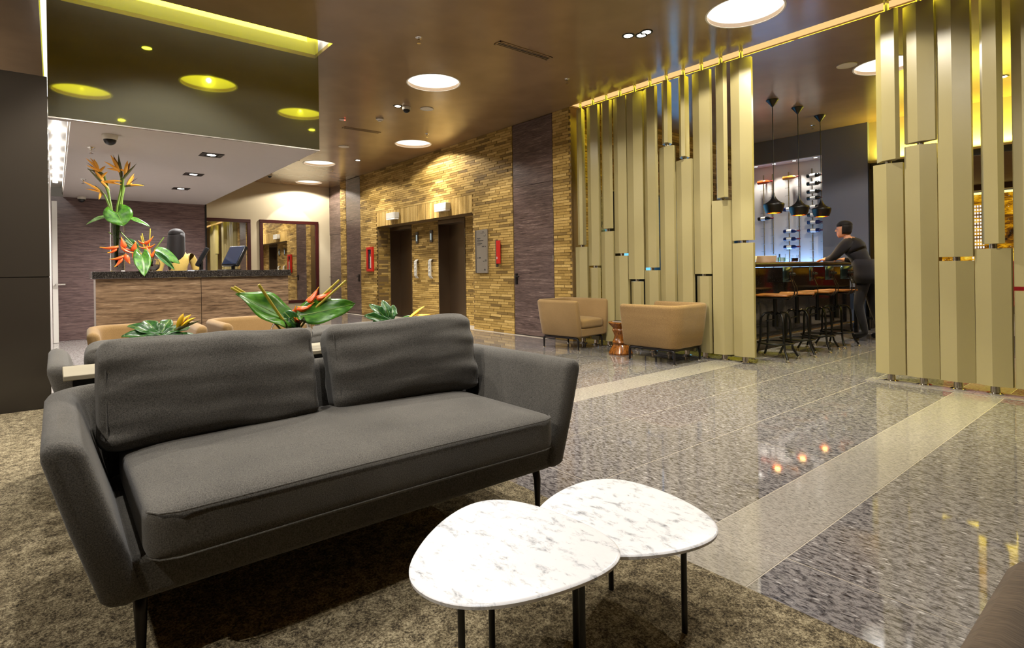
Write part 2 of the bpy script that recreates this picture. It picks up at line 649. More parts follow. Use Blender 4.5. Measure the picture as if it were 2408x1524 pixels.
    r = ramp(nt, [(0.34, rgb(34, 24, 14)), (0.46, rgb(120, 74, 18)), (0.55, rgb(226, 160, 20)), (0.66, rgb(255, 226, 90))])
    nt.links.new(n1.outputs['Fac'], r.inputs['Fac'])
    v2 = coords(nt, (1, 1, 1), world_space=True)
    n2 = nd(nt, 'ShaderNodeTexVoronoi', inp={'Scale': 14.0})
    nt.links.new(v2, n2.inputs['Vector'])
    r2 = ramp(nt, [(0.0, (1, 0.95, 0.75, 1)), (0.13, (0, 0, 0, 1))])
    nt.links.new(n2.outputs['Distance'], r2.inputs['Fac'])
    ad = nd(nt, 'ShaderNodeMix', data_type='RGBA', blend_type='ADD')
    ad.inputs['Factor'].default_value = 0.7
    nt.links.new(r.outputs['Color'], ad.inputs['A'])
    nt.links.new(r2.outputs['Color'], ad.inputs['B'])
    e = nd(nt, 'ShaderNodeEmission', inp={'Strength': 0.9})
    nt.links.new(ad.outputs['Result'], e.inputs[0])
    o = nd(nt, 'ShaderNodeOutputMaterial')
    nt.links.new(e.outputs[0], o.inputs[0])


build_materials()
M = MATS

# ================================================================== FLOOR
floor = bx('floor', M['tile_joint'], -17.0, 3.2, -4.2, 16.2, -0.12, -0.0008)
tag(floor, 'polished dark speckled granite floor with pale joints and lighter strips', 'floor', kind='structure')
tile_me = {}


def tile(x0, x1, y0, y1, mat):
    w, d = round(x1 - x0, 3), round(y1 - y0, 3)
    key = (w, d, mat)
    if key not in tile_me:
        j = 0.0028
        mb = MB().box(-w / 2 + j, w / 2 - j, -d / 2 + j, d / 2 - j, -0.016, 0.0)
        me = mb.mesh('floor_tile')
        me.materials.append(M[mat])
        tile_me[key] = me
    o = bpy.data.objects.new('floor_tile', tile_me[key])
    COL.objects.link(o)
    o.parent = floor
    o.location = ((x0 + x1) / 2, (y0 + y1) / 2, 0)


ROWS = [2.09 + 1.26 * j for j in range(-2, 8)]
for k in range(-1, 7):
    s0 = -1.29 - 2.24 * k
    cols = [(s0, s0 + 0.32, 'granite_light' if k < 2 else 'granite_dark')] + [(s0 - 0.64 * (i + 1), s0 - 0.64 * i, 'granite_dark') for i in range(3)]
    for (x0, x1, mt) in cols:
        for y0, y1 in zip(ROWS[:-1], ROWS[1:]):
            if y1 < 1.5 and x0 > -6.2:
                continue                       # under the carpet
            if y0 > 5.8 and x1 < -6.0:
                continue                       # behind the brick wall
            if y0 > 9.5 and x1 > -1:
                pass
            if x0 > -2.02 and 4.6 < y0 < 5.8:
                pass
            pale = x1 < -6.1 and y1 < 2.2          # pale stone behind the desk
            tile(x0, x1, y0, y1, 'marble_floor' if pale else mt)
# pale border strip under the near screen
border = MB()
for i in range(4):
    border = MB().box(-1.97 + i * 0.8 + 0.0015, -1.97 + (i + 1) * 0.8 - 0.0015, 5.845, 6.085, -0.01, 0.0035)
    border.build('border_tile', M['granite_light'], floor)

carpet = MB().box(-5.93, 2.9, -4.0, 1.785, -0.002, 0.010).build('carpet', M['carpet'], bevel=0.006)
tag(carpet, 'mottled brown grey looped carpet under the dark sofas and marble tables', 'carpet', kind='structure')

# ================================================================== CEILING
DRUMS = [(-2.68, 5.10, 0.345), (-6.17, 3.80, 0.335), (-9.37, 5.30, 0.335), (-12.26, 4.57, 0.335), (-15.00, 5.30, 0.33),
         (-2.36, 7.85, 0.33), (-2.79, .30, .32), (-4.10, 1.54, .32), (-3.41, 2.92, .32), (-4.4, -1.9, .32)]  # last well is unseen, added to brighten the ceiling at the left


def ceiling_sheet(name, rect, holes, z, mat, up=0.04):
    bm = bmesh.new()
    edges = []

    def loop(pts):
        vs_ = [bm.verts.new((x, y, z)) for x, y in pts]
        for i in range(len(vs_)):
            edges.append(bm.edges.new((vs_[i], vs_[(i + 1) % len(vs_)])))
    x0, x1, y0, y1 = rect
    loop([(x0, y0), (x1, y0), (x1, y1), (x0, y1)])
    for h in holes:
        loop(h)
    bmesh.ops.triangle_fill(bm, edges=edges, use_beauty=True, use_dissolve=False)
    r = bmesh.ops.extrude_face_region(bm, geom=list(bm.faces))
    for v in [g for g in r['geom'] if isinstance(g, bmesh.types.BMVert)]:
        v.co.z += up
    bmesh.ops.recalc_face_normals(bm, faces=bm.faces)
    me = bpy.data.meshes.new(name)
    bm.to_mesh(me)
    bm.free()
    me.materials.append(mat)
    o = bpy.data.objects.new(name, me)
    COL.objects.link(o)
    return o


def circ(cx, cy, r, n=48):
    return [(cx + r * math.cos(2 * math.pi * k / n), cy + r * math.sin(2 * math.pi * k / n)) for k in range(n)]


holes = [circ(x, y, r) for x, y, r in DRUMS]
RX0, RX1, RY0, RY1 = -12.0, -5.74, -0.085, 2.30      # recess around the reception bulkhead
holes.append([(RX0, RY0), (RX1, RY0), (RX1, RY1), (RX0, RY1)])
SX0, SX1, SY0, SY1 = -5.86, 2.6, 5.955, 6.165        # light slot over the screen
holes.append([(SX0, SY0), (SX1, SY0), (SX1, SY1), (SX0, SY1)])
ceil = ceiling_sheet('ceiling', (-17.0, 3.2, -4.2, 10.9), holes, H, M['ceiling_bronze'])
tag(ceil, 'glossy bronze painted ceiling with round light wells and light slots', 'ceiling', kind='structure')

# recess above the bulkhead
rec = MB()
rec.box(RX0 - .02, RX1 + .02, RY0 - .02, RY1 + .02, 3.86, 3.88)
rec.box(RX1, RX1 + .02, RY0, RY1, H + .04, 3.86)
rec.box(RX0, RX1, RY1, RY1 + .02, H + .04, 3.86)
rec.build('recess_lining', M['white_enamel'], ceil)
bx('recess_cheek', M['glass_olive'], RX0, RX1, RY0 - .02, RY0, H + .04, 3.86, ceil)
slot = MB()
slot.box(SX0, SX1, SY0 - .012, SY0, H + .04, 3.62)
slot.box(SX0, SX1, SY1, SY1 + .012, H + .04, 3.62)
slot.box(SX0 - .012, SX0, SY0, SY1, H + .04, 3.62)
slot.build('slot_lining', M['white_enamel'], ceil)
bx('slot_diffuser', M['slot_glow'], SX0, SX1, SY0, SY1, 3.522, 3.535, ceil)
# yellow tubes in the slot throw their light down the blades
YEL = (0.95, 0.88, 0.06)
for i in range(5):
    area('slot_tube', (-5.0 + i * 1.55, SY0 + .010, 3.512), 1.5, 0.010, 11, (0, 0, -1), color=YEL, spread=100)
    area('slot_tube', (-5.0 + i * 1.55, SY1 - .010, 3.512), 1.5, 0.010, 11, (0, 0, -1), color=YEL, spread=100)
# white lamps in the recess around the bulkhead
area('recess_lamp_front', (-5.87, 1.1, 3.66), 0.10, 2.2, 30, (0, 0, 1), NEUT)
area('recess_lamp_front_low', (-5.77, 1.1, 3.70), 0.10, 2.2, 14, (-1, 0, 0.25), NEUT)
area('recess_lamp_side', (-8.8, 2.27, 3.66), 5.8, 0.04, 14, (0, 0, 1), NEUT)
area('recess_lamp_left', (-8.8, -0.06, 3.66), 5.8, 0.03, 10, (0, 0, 1), NEUT)

DR_LABELS = ['large round light well nearest the tall screen', 'round light well over the aisle before the brick wall',
             'round light well in front of the lift lobby scallop', 'round light well beside the bulkhead corner',
             'farthest round light well before the cream wall', 'round light well glowing yellow behind the screen',
             'round light well right above the front sofa', 'round light well mirrored in the middle of the bulkhead glass', 'round light well over the aisle mirrored at the bulkhead edge', 'added unseen light well over the carpet by the dark wall']
for i, (x, y, r) in enumerate(DRUMS):
    t = empty('light_well', (x, y, H), 0, DR_LABELS[i], 'ceiling light', 'round light wells in the ceiling')
    MB().lathe([(r, 0.041), (r, 0.22), (r + .02, 0.22), (r + .02, 0.041)], n=48).build('drum', M['white_enamel'], t, smooth=40)
    MB().lathe([(r - .004, -0.003), (r + .012, -0.003), (r + .012, 0.0), (r - .004, 0.0), (r - .004, -0.003)], n=48).build('rim', M['white_enamel'], t, smooth=40)
    MB().lathe([(0.001, 0.221), (r + .019, 0.221), (r + .019, 0.235), (0.001, 0.235)], n=48, cap=True).build('diffuser', M['drum_glow'], t)
    pw = [165, 80, 140, 150, 160, 150, 90, 160, 150, 160][i]
    s = spot('well_lamp', (x, y, H + 0.045), pw, None, 150, 0.15, WARM, 0.02)
    s2 = spot('well_beam', (x, y, H + 0.05), pw * 0.9, None, 62, 0.25, NEUT, 0.02)

# extra wall-washing beams close to the brick and the cream wall
spot('brick_scallop', (-9.55, 5.45, 3.47), 110, (-9.55, 5.75, 0), 76, 0.12, WARM, 0.015)
spot('brick_scallop_core', (-9.60, 5.40, 3.47), 150, (-9.62, 5.95, 1.6), 40, 0.3, WARM, 0.015)
spot('brick_scallop_far', (-12.0, 5.35, 3.47), 90, (-12.0, 5.75, 0), 74, 0.2, WARM, 0.015)
spot('pier_wash', (-7.6, 5.0, 3.47), 85, (-7.4, 5.9, 0.4), 70, 0.5, WARM)
spot('cream_scallop', (-15.1, 5.0, 3.47), 60, (-15.7, 5.0, 1.0), 70, 0.15, NEUT, 0.015)

# ================================================================== BRICK WALL
wall = empty('wall_back', (0, 0, 0), 0, 'buff brick wall of long thin bricks around the lift lobby', 'wall', kind='structure')
CH, BL, JT = 0.0443, 0.300, 0.0055
mort = MB()
for (x0, x1) in ((-14.54, -14.17), (-13.272, -12.345), (-8.41, -7.235), (-6.254, -5.87)):
    mort.box(x0, x1, 5.979, 6.25, 0, H)
mort.box(-12.345, -8.41, 5.979, 6.25, 2.15, H)
mort.box(-11.29, -10.15, 6.322, 6.5, 0, 2.2)
mort.box(-9.145, -8.2, 6.322, 6.5, 0, 2.2)
mort.box(-12.6, -12.352, 5.979, 6.32, 0, 2.15)
mort.box(-12.345, -8.41, 6.25, 6.4, 2.15, 2.6)
mort.build('mortar_backing', M['mortar'], wall)
bricks = []      # x0,x1,y0,y1,z0,z1,tone


def course_bricks(x0, x1, z0, z1, yface, teeth_l=False, teeth_r=False, axis='X', depth=0.03, xfix=None):
    n = int(round((z1 - z0) / CH))
    ch = (z1 - z0) / n
    for i in range(n):
        za, zb = z0 + i * ch + JT / 2, z0 + (i + 1) * ch - JT / 2
        a0 = x0 + (0.035 if (teeth_l and i % 2) else 0)
        a1 = x1 - (0.035 if (teeth_r and i % 2) else 0)
        off = [0, 0.15, 0.075, 0.225][i % 4] + random.uniform(-.01, .01)
        p = a0 - off
        base = random.random() * 0.15
        while p < a1 - 0.012:
            q = p + BL
            u0, u1 = max(p, a0), min(q, a1)
            if u1 - u0 > 0.02:
                jit = random.uniform(-.0035, .0035)
                tone = min(1, max(0, random.betavariate(2.2, 2.0) + base - .07))
                if axis == 'X':
                    bricks.append((u0 + JT / 2, u1 - JT / 2, yface + jit, yface + depth, za, zb, tone))
                else:
                    bricks.append((xfix - depth, xfix + jit, u0 + JT / 2, u1 - JT / 2, za, zb, tone))
            p = q


course_bricks(-14.54, -14.17, 0, H, YW)
ZT = 56 * CH
course_bricks(-13.272, -12.345, 0, ZT, YW, teeth_r=True)
course_bricks(-8.41, -7.235, 0, ZT, YW, teeth_l=True)
course_bricks(-6.254, -5.87, 0, H, YW, teeth_r=True)
course_bricks(-13.272, -7.235, ZT, H, YW)
course_bricks(-11.29, -10.15, 0, 2.16, 6.31)
course_bricks(-9.145, -8.36, 0, 2.16, 6.31)
course_bricks(6.0, 6.315, 0, 2.15, 0, axis='Y', xfix=-12.345)
# soldier course over the lift opening
x = -12.345
while x < -8.42:
    bricks.append((x + .003, min(x + .0465, -8.41) - .003, YW + random.uniform(-.003, .003), YW + .05, 2.15, ZT - .003,
                   min(1, random.betavariate(2.4, 1.8) + .1)))
    x += .0465


def tone_mesh(name, bs, mat):
    mb = MB()
    tones = []
    for b in bs:
        mb.box(*b[:6])
        tones += [b[6]] * 6
    me = bpy.data.meshes.new(name)
    me.from_pydata(mb.v, [], mb.f)
    at = me.attributes.new('tone', 'FLOAT', 'FACE')
    at.data.foreach_set('value', tones)
    me.materials.append(mat)
    me.update()
    return me


def px_size(b):
    cx, cy = (b[0] + b[1]) / 2, b[2]
    dep = -cx * .7743 + cy * .6328
    return -(b[1] - b[0]) * (b[5] - b[4]) / dep ** 3
bricks.sort(key=px_size)
near = [b for b in bricks if b[0] > -8.5][:300]
ids = set(id(b) for b in near)
rest = [b for b in bricks if id(b) not in ids]
bm_cache = {}
for b in near:
    w, d, h = round(b[1] - b[0], 2), round(b[3] - b[2], 3), round(b[5] - b[4], 4)
    key = (w, h, int(b[6] * 8))
    if key not in bm_cache:
        bm_cache[key] = tone_mesh('brick', [(-w / 2, w / 2, 0, .03, 0, h, b[6])], M['brick_buff'])
    o = bpy.data.objects.new('brick', bm_cache[key])
    COL.objects.link(o)
    o.parent = wall
    o.location = ((b[0] + b[1]) / 2, b[2], b[4])
o = bpy.data.objects.new('brick_field', tone_mesh('brick_field', rest, M['brick_buff']))
COL.objects.link(o)
o.parent = wall
o['kind'] = 'stuff'


# ------------------------------------------------------------------ doors in the brick wall
def veneer_door(name, x0, x1, zj, label, handle_x, hinge_x=None):
    t = empty(name, (0, 0, 0), 0, label, 'door', kind='structure')
    bx('backing', M['dark_joint'], x0, x1, 5.99, 6.05, 0, H, t)
    bx('door_leaf', M['wood_door'], x0 + .012, x1 - .012, 5.972, 5.995, 0.012, zj - .003, t, bevel=.002)
    bx('door_panel', M['wood_door'], x0 + .012, x1 - .012, 5.972, 5.995, zj + .003, H - .008, t, bevel=.002)
    h = MB().box(handle_x - .022, handle_x + .022, 5.955, 5.975, .84, 1.02)
    h.tube([(handle_x, 5.975, .97), (handle_x, 5.925, .97), (handle_x + .02, 5.918, .97), (handle_x + .12, 5.918, .97)], .011, 8)
    h.build('handle', M['black_metal'], t)
    if hinge_x:
        for z in (.35, 1.2, 2.05):
            MB().tube([(hinge_x, 5.968, z), (hinge_x, 5.968, z + .1)], .008, 8).build('hinge', M['steel'], t)
    return t


veneer_door('door_1', -7.235, -6.254, 2.45, 'tall dark wood veneer door beside the screen with black lever', -7.16, -6.27)
veneer_door('door_2', -14.17, -13.272, 2.42, 'tall dark wood veneer door at the far end of the brick wall', -13.40)
# niche at the far corner
t = empty('door_3', (0, 0, 0), 0, 'wood panelled service door in the far corner niche', 'door', kind='structure')
bx('door_panel', M['wood_door'], -15.72, -14.52, 6.12, 6.16, 2.15, H, t)
bx('door_leaf', M['wood_door'], -15.70, -14.56, 6.13, 6.16, 0.12, 2.14, t)
bx('skirting', M['dark_joint'], -15.72, -14.52, 6.11, 6.16, 0, 0.12, t)
MB().tube([(-15.6, 6.12, .95), (-15.6, 6.06, .95), (-15.48, 6.05, .95)], .012).build('handle', M['steel'], t)


# ------------------------------------------------------------------ lifts
def lift(name, x0, x1, label):
    t = empty(name, (0, 0, 0), 0, label, 'lift', kind='structure')
    j = MB()
    j.box(x0, x0 + .02, 6.30, 6.60, 0, 2.13)
    j.box(x1 - .02, x1, 6.30, 6.60, 0, 2.13)
    j.box(x0, x1, 6.302, 6.60, 2.06, 2.14)
    j.build('jamb', M['lift_steel'], t, bevel=.003)
    xm = x0 + (x1 - x0) * .40
    bx('door_leaf', M['lift_steel'], x0 + .02, xm - .004, 6.57, 6.60, 0.01, 2.06, t)
    bx('door_leaf', M['lift_steel'], xm + .004, x1 - .02, 6.555, 6.585, 0.01, 2.06, t)
    bx('car_shadow', M['dark_joint'], x0, x1, 6.602, 6.64, 0, 2.14, t)
    bx('threshold', M['steel'], x0 + .02, x1 - .02, 6.32, 6.56, 0.0, 0.006, t)


lift('door_4', -12.335, -11.293, 'brushed steel lift doors at the far side of the lobby recess')
lift('door_5', -10.146, -9.148, 'brushed steel lift doors nearer the grey directory sign')
for xa, xb, lab in ((-11.643, -11.22, 'far'), (-9.562, -9.13, 'near')):
    t = empty('emergency_light', (xa, YW, 2.24), 0, 'silver box light fixture over the %s lift' % ('far' if lab == 'far' else 'nearer'), 'wall light',
              'box lights on the lintel')
    bx('housing', M['silver_paint'], 0, xb - xa, -.115, -.004, .035, .165, t, bevel=.006)
    bx('diffuser', M['white_enamel'], .012, xb - xa - .012, -.113, -.01, .01, .035, t)
for xx, lab in ((-11.03, 'the far lift'), (-10.42, 'the nearer lift')):
    t = empty('floor_indicator', (xx, 6.31, 1.70), 0, 'narrow dark floor indicator on the bricks beside %s' % lab, 'indicator', 'lift floor indicators')
    bx('plate', M['grey_dark'], -.05, .05, -.022, -.003, 0, .26, t, bevel=.003)
    bx('display', M['indicator'], -.022, .022, -.026, -.021, .05, .19, t)
    t = empty('call_panel', (xx, 6.31, .92), 0, 'curved silver lift call panel below the indicator beside %s' % lab, 'call panel', 'lift call panels')
    MB().loft([[(-.05 + (.1 if k in (1, 2) else 0), y - (.02 if k > 1 else 0), z) for k in range(4)] for y, z in
               ((-.006, 0), (-.05, .06), (-.05, .38), (-.006, .42))]).build('bar', M['silver_paint'], t)
    for z in (.16, .24, .32):
        MB().lathe([(.016, 0), (.016, .008), (.001, .009)], (0, -.074, z), 12, Matrix.Rotation(R(90), 4, 'X')).build('button', M['white_enamel'], t)

t = empty('directory_sign', (-8.283, YW, 1.03), 0, 'tall grey floor directory panel on the brick wall', 'sign')
bx('panel', M['grey_sign'], .03, .355, -.035, -.006, 0, .775, t, bevel=.003)
bx('edge_strip', M['grey_dark'], 0, .032, -.04, -.006, 0, .775, t, bevel=.003)


def text(body, loc, size, parent, mat, align='LEFT', name='lettering', rot=(R(90), 0, 0)):
    c = bpy.data.curves.new(name, 'FONT')
    c.body = body
    c.size = size
    c.align_x = align
    c.extrude = 0.0006
    o_ = bpy.data.objects.new(name, c)
    COL.objects.link(o_)
    c.materials.append(mat)
    o_.parent = parent
    dg = bpy.context.evaluated_depsgraph_get()
    me = bpy.data.meshes.new_from_object(o_.evaluated_get(dg))
    bpy.data.objects.remove(o_)
    o_ = bpy.data.objects.new(name, me)
    COL.objects.link(o_)
    o_.parent = parent
    o_.location = loc
    o_.rotation_euler = rot
    return o_


text('1', (.335, -.037, .655), .055, t, M['ink'], 'RIGHT')
text('Piso', (.300, -.037, .655), .022, t, M['ink'], 'RIGHT')
text('10', (.335, -.037, .205), .055, t, M['ink'], 'RIGHT')
text('Piso', (.270, -.037, .205), .022, t, M['ink'], 'RIGHT')
for z, w, hh in ((.62, .10, .012), (.60, .07, .006), (.575, .19, .012), (.555, .10, .006), (.525, .15, .012), (.505, .10, .006)):
    bx('entry_line', M['ink'], .06, .06 + w, -.0368, -.0345, z, z + hh, t)
bx('emblem', M['ink'], .17, .31, -.0368, -.0345, .712, .716, t)
MB().lathe([(.012, 0), (.012, .002), (.001, .002)], (.245, -.0345, .735), 12, Matrix.Rotation(R(90), 4, 'X')).build('emblem_mark', M['ink'], t)
for xx, zz, s in ((.21, .465, .02), (.25, .465, .02), (.30, .465, .016), (.07, .265, .016), (.115, .265, .02), (.14, .265, .02), (.27, .045, .03)):
    bx('pictogram', M['ink'], xx, xx + s, -.0368, -.0345, zz, zz + s, t)

t = empty('fire_cabinet', (-12.86, YW, 1.09), 0, 'red glazed fire cabinet on the bricks left of the lifts', 'fire cabinet')
fr = MB()
fr.box(0, .34, -.05, -.004, 0, .06).box(0, .34, -.05, -.004, .53, .59).box(0, .075, -.05, -.004, .06, .53).box(.265, .34, -.05, -.004, .06, .53)
fr.build('frame', M['red_enamel'], t, bevel=.004)
bx('pane', M['screen_blue'], .075, .265, -.03, -.02, .06, .53, t)
bx('notice', M['label_paper'], .20, .255, -.034, -.031, .09, .36, t)
bx('notice_band', M['petal_yellow'], .19, .20, -.034, -.031, .09, .42, t)
t = empty('extinguisher_sign', (-7.645, YW, 1.15), 0, 'slim red extinguisher sign standing off the brick wall', 'sign')
bx('mount', M['grey_dark'], -.02, 0, -.05, -.004, -.02, .46, t)
bx('red_plate', M['red_enamel'], .0, .10, -.05, -.03, .04, .44, t, bevel=.003)
bx('white_mark', M['label_paper'], .012, .03, -.052, -.0495, .12, .16, t)

# ================================================================== FAR CREAM WALL WITH MIRRORS
w = MB().box(-15.9, -15.7, 1.6, 6.16, 0, H).build('wall_far', M['plaster_cream'])
tag(w, 'cream plaster wall with two framed mirrors at the end of the hall', 'wall', kind='structure')
w = MB().box(-15.9, -12.1, 1.5, 1.6, 0, H).build('wall_corridor', M['plaster_cream'])
tag(w, 'cream side wall of the passage behind the wood panelling', 'wall', kind='structure')


def mirror(y0, y1, z0, z1, label):
    t = empty('wall_mirror', (-15.7, y0, z0), 0, label, 'mirror', 'maroon framed mirrors')
    W_, H_ = y1 - y0, z1 - z0
    f = .085
    bx('mirror_glass', M['mirror_silver'], .003, .012, f - .01, W_ - f + .01, f - .01, H_ - f + .01, t)
    g = MB().box(.002, .045, 0, W_, 0, f).box(.002, .045, 0, W_, H_ - f, H_).box(.002, .045, 0, f, f, H_ - f).box(.002, .045, W_ - f, W_, f, H_ - f)
    g.build('frame', M['frame_maroon'], t, bevel=.005)


mirror(2.55, 3.992, .25, 2.50, 'maroon framed mirror reflecting the screen beside the wood wall')
mirror(4.214, 5.783, .25, 2.51, 'maroon framed mirror reflecting the lift lobby beside the corner')

# ================================================================== RECEPTION
w = MB().box(-12.1, -11.97, -0.04, 2.235, 0, 2.414).build('wall_reception', M['wood_wall'])
tag(w, 'purple brown wood grained wall behind the reception desk', 'wall', kind='structure')
tr = bx('trim_1', M['black_satin'], -12.1, -11.955, 2.235, 2.262, 0, 2.414)
tag(tr, 'dark edge trim at the end of the reception wood wall', 'trim', kind='structure')
w = MB().box(-12.1, -6.0, -.16, -.037, 0, 2.60).build('wall_left', M['plaster_white'])
tag(w, 'brightly washed white side wall of the reception', 'wall', kind='structure')
t = empty('door_6', (-11.5, -.03, 0), 0, 'narrow white door leaf by the reception side wall', 'door', kind='structure')
bx('door_leaf', M['white_enamel'], -.20, -.15, .0, .068, 0.005, 2.30, t)
MB().tube([(-.15, .05, .95), (-.08, .05, .95), (-.08, .16, .95)], .014).build('handle', M['chrome'], t)

blk = empty('wall_dark', (0, 0, 0), 0, 'glossy black brown panelled wall at the picture edge', 'wall', kind='structure')
bx('wall_panel', M['panel_black'], -6.05, -5.94, -4.0, -.033, 0.0, 1.077, blk)
bx('wall_panel', M['panel_black'], -6.05, -5.94, -4.0, -.033, 1.083, 2.72, blk)
bx('wall_core', M['dark_joint'], -6.14, -5.95, -4.0, -.037, 0.0, 2.715, blk)

# bulkhead hanging over the desk
bul = empty('bulkhead', (0, 0, 0), 0, 'suspended reception bulkhead clad in olive mirror glass', 'bulkhead', kind='structure')
bx('glass_front', M['glass_olive'], -6.02, -6.0, -.03, 2.24, 2.414, 3.64, bul)
bx('glass_side', M['glass_olive'], -11.95, -6.02, 2.22, 2.24, 2.43, 3.64, bul)
bx('top_board', M['white_enamel'], -11.95, -6.02, -.03, 2.22, 3.60, 3.62, bul)
bx('bottom_lip', M['steel'], -6.024, -5.998, -.03, 2.243, 2.404, 2.414, bul)
cs = bx('ceiling_reception', M['plaster_soffit'], -11.97, -6.025, .118, 2.238, 2.408, 2.45)
tag(cs, 'white soffit over the reception desk with square downlights', 'ceiling', kind='structure')
bx('cove_front', M['plaster_soffit'], -6.10, -6.025, -.03, .118, 2.408, 2.45, cs)
bx('cove_lid', M['white_enamel'], -11.97, -6.025, -.037, .118, 2.56, 2.58, cs)
bx('cove_side', M['white_enamel'], -11.97, -6.025, .105, .118, 2.45, 2.56, cs)
for i in range(7):
    xx = -6.45 - .75 * i
    t = empty('cove_lamp', (xx, .02, 2.53), 0, '%s small lamp along the narrow reception cove' % ('first', 'second', 'third', 'fourth', 'fifth', 'sixth', 'last')[i], 'lamp', 'cove lamps in a row')
    MB().lathe([(.001, .028), (.022, .028), (.03, 0), (.03, -.02), (.001, -.022)], n=12).build('bulb', M['lamp_glow'], t, smooth=40)
    point('cove_light', (xx, .035, 2.495), 1.6, NEUT, 0.015)

SQ = [(-6.908, 1.363), (-8.382, 1.436), (-9.888, 1.52)]
for (xx, yy), lab in zip(SQ, ('nearest', 'middle', 'farthest')):
    t = empty('square_downlight', (xx, yy, 2.408), 0, 'black square downlight in the white soffit, %s of the three' % lab, 'downlight', 'square soffit downlights')
    f = MB().box(-.11, .11, -.11, -.065, -.006, 0).box(-.11, .11, .065, .11, -.006, 0).box(-.11, -.065, -.065, .065, -.006, 0).box(.065, .11, -.065, .065, -.006, 0)
    f.build('frame', M['black_metal'], t)
    MB().lathe([(.066, -.004), (.075, -.002), (.055, -.001), (.045, -.002)], n=20).build('ring', M['black_satin'], t)
    MB().lathe([(.001, -.003), (.045, -.003), (.045, -.001), (.001, -.001)], n=20, cap=True).build('lens', M['lamp_glow'], t)
    spot('soffit_lamp', (xx, yy, 2.395), 190, None, 168, 0.5, NEUT)

# reception desk
desk = empty('reception_desk', (-7.1, .29, 0), 0, 'wood grained reception desk with a black granite top', 'desk')
bx('front_panel', M['wood_desk'], -.03, 0, .03, .985, .06, 1.05, desk, bevel=.002)
bx('front_panel', M['wood_desk'], -.03, 0, .99, 1.925, .06, 1.05, desk, bevel=.002)
bx('carcass', M['wood_desk'], -.60, -.032, .04, 1.915, 0.06, 1.04, desk)
bx('plinth', M['dark_joint'], -.57, -.04, .06, 1.90, 0.0, 0.06, desk)
bx('granite_top', M['granite_black'], -.64, .045, 0, 1.965, 1.052, 1.125, desk, bevel=.004)
bx('end_panel', M['wood_desk'], -.60, -.001, 1.925, 1.945, .02, 1.05, desk)

# monitors
def monitor(x, y, rz, label, w=.44, h=.30):
    t = empty('monitor', (x, y, 1.125), rz, label, 'monitor', 'reception monitors')
    MB().box(-.10, .10, -.09, .09, 0, .012).build('foot', M['plastic_black'], t, bevel=.004)
    MB().tube([(.05, 0, .01), (.05, 0, .12)], .022).build('stand', M['plastic_black'], t)
    m_ = Matrix.Translation((0, 0, .06)) @ Matrix.Rotation(R(28), 4, 'Y')
    MB().box(-.012, .03, -w / 2, w / 2, 0, h, m_).build('casing', M['plastic_black'], t, bevel=.006)
    MB().box(-.016, -.011, -w / 2 + .015, w / 2 - .015, .015, h - .015, m_).build('display', M['screen_blue'], t)


monitor(-7.50, 1.66, R(112), 'black monitor seen at an angle above the desk end', .30, .27)
monitor(-7.66, 1.33, R(78), 'black monitor tilted beside the receptionist', .30, .25)

spot('passage_fill', (-8.4, -1.7, 3.46), 700, None, 150, .5, WARM)  # unseen fill added to lift the dark ceiling behind the black wall
w = MB().box(-12.1, -6.1, -4.3, -4.2, 0, H).build('wall_passage', M['plaster_brown'])
tag(w, 'brown wall of the passage behind the dark panelled wall', 'wall', kind='structure')

# ================================================================== BAR ROOM SHELL
w = empty('wall_bar', (0, 0, 0), 0, 'blue grey rear wall of the bar with a lit wine niche', 'wall', kind='structure')
wm = MB()
NX0, NX1, NZ0, NZ1 = -5.78, -4.225, 0.95, 3.07
wm.box(-6.1, NX0, 10.7, 11.1, 0, H).box(NX1, -3.49, 10.7, 11.1, 0, H)
wm.box(NX0, NX1, 10.7, 11.1, 0, NZ0).box(NX0, NX1, 10.7, 11.1, NZ1, H)
wm.build('wall_face', M['plaster_blue_grey'], w)
bx('niche_back', M['plaster_white'], NX0, NX1, 11.02, 11.08, NZ0, NZ1, w)
bx('niche_head', M['white_enamel'], NX0, NX1, 10.705, 11.02, NZ1 - .012, NZ1 - .001, w)
bx('wall_end', M['dark_joint'], -3.49, -3.47, 10.69, 11.1, 0, 2.80, w)
w = empty('wall_bar_side', (0, 0, 0), 0, 'brick side wall of the bar seen between the blades', 'wall', kind='structure')
MB().box(-6.2, -5.90, 6.25, 10.7, 0, H).build('mortar_backing', M['mortar'], w)
bricks = []
course_bricks(6.0, 10.7, 0, H, 0, axis='Y', xfix=-5.885)
o = bpy.data.objects.new('brick_field', tone_mesh('brick_field', bricks, M['brick_buff']))
COL.objects.link(o)
o.parent = w
o['kind'] = 'stuff'

# beyond the bar: bulkhead, lower ceiling, mural
bb = MB().box(-3.49, 3.2, 10.78, 10.9, 2.76, H).build('wall_bulkhead', M['plaster_cream'])
tag(bb, 'pale bulkhead washed with yellow light beyond the near screen', 'wall', kind='structure')
bb2 = MB().box(-3.47, 3.2, 10.74, 10.78, 2.70, 2.80).build('trim_2', M['black_satin'])
tag(bb2, 'black ledge along the foot of the yellow lit bulkhead', 'trim', kind='structure')
lc = MB().box(-3.6, 3.2, 10.9, 16.2, 2.76, 2.80).build('ceiling_low', M['plaster_brown'])
tag(lc, 'brown lower ceiling over the dining room', 'ceiling', kind='structure')
w = MB().box(-3.75, -3.6, 10.9, 16.2, 0, 2.8).build('wall_dining', M['plaster_brown'])
tag(w, 'brown side wall of the dining room', 'wall', kind='structure')
mu = empty('wall_mural', (0, 0, 0), 0, 'backlit night city mural across the dining room', 'wall', kind='structure')
bx('mural_sheet', M['mural_print'], -3.6, 3.2, 15.5, 15.56, .85, 2.56, mu)
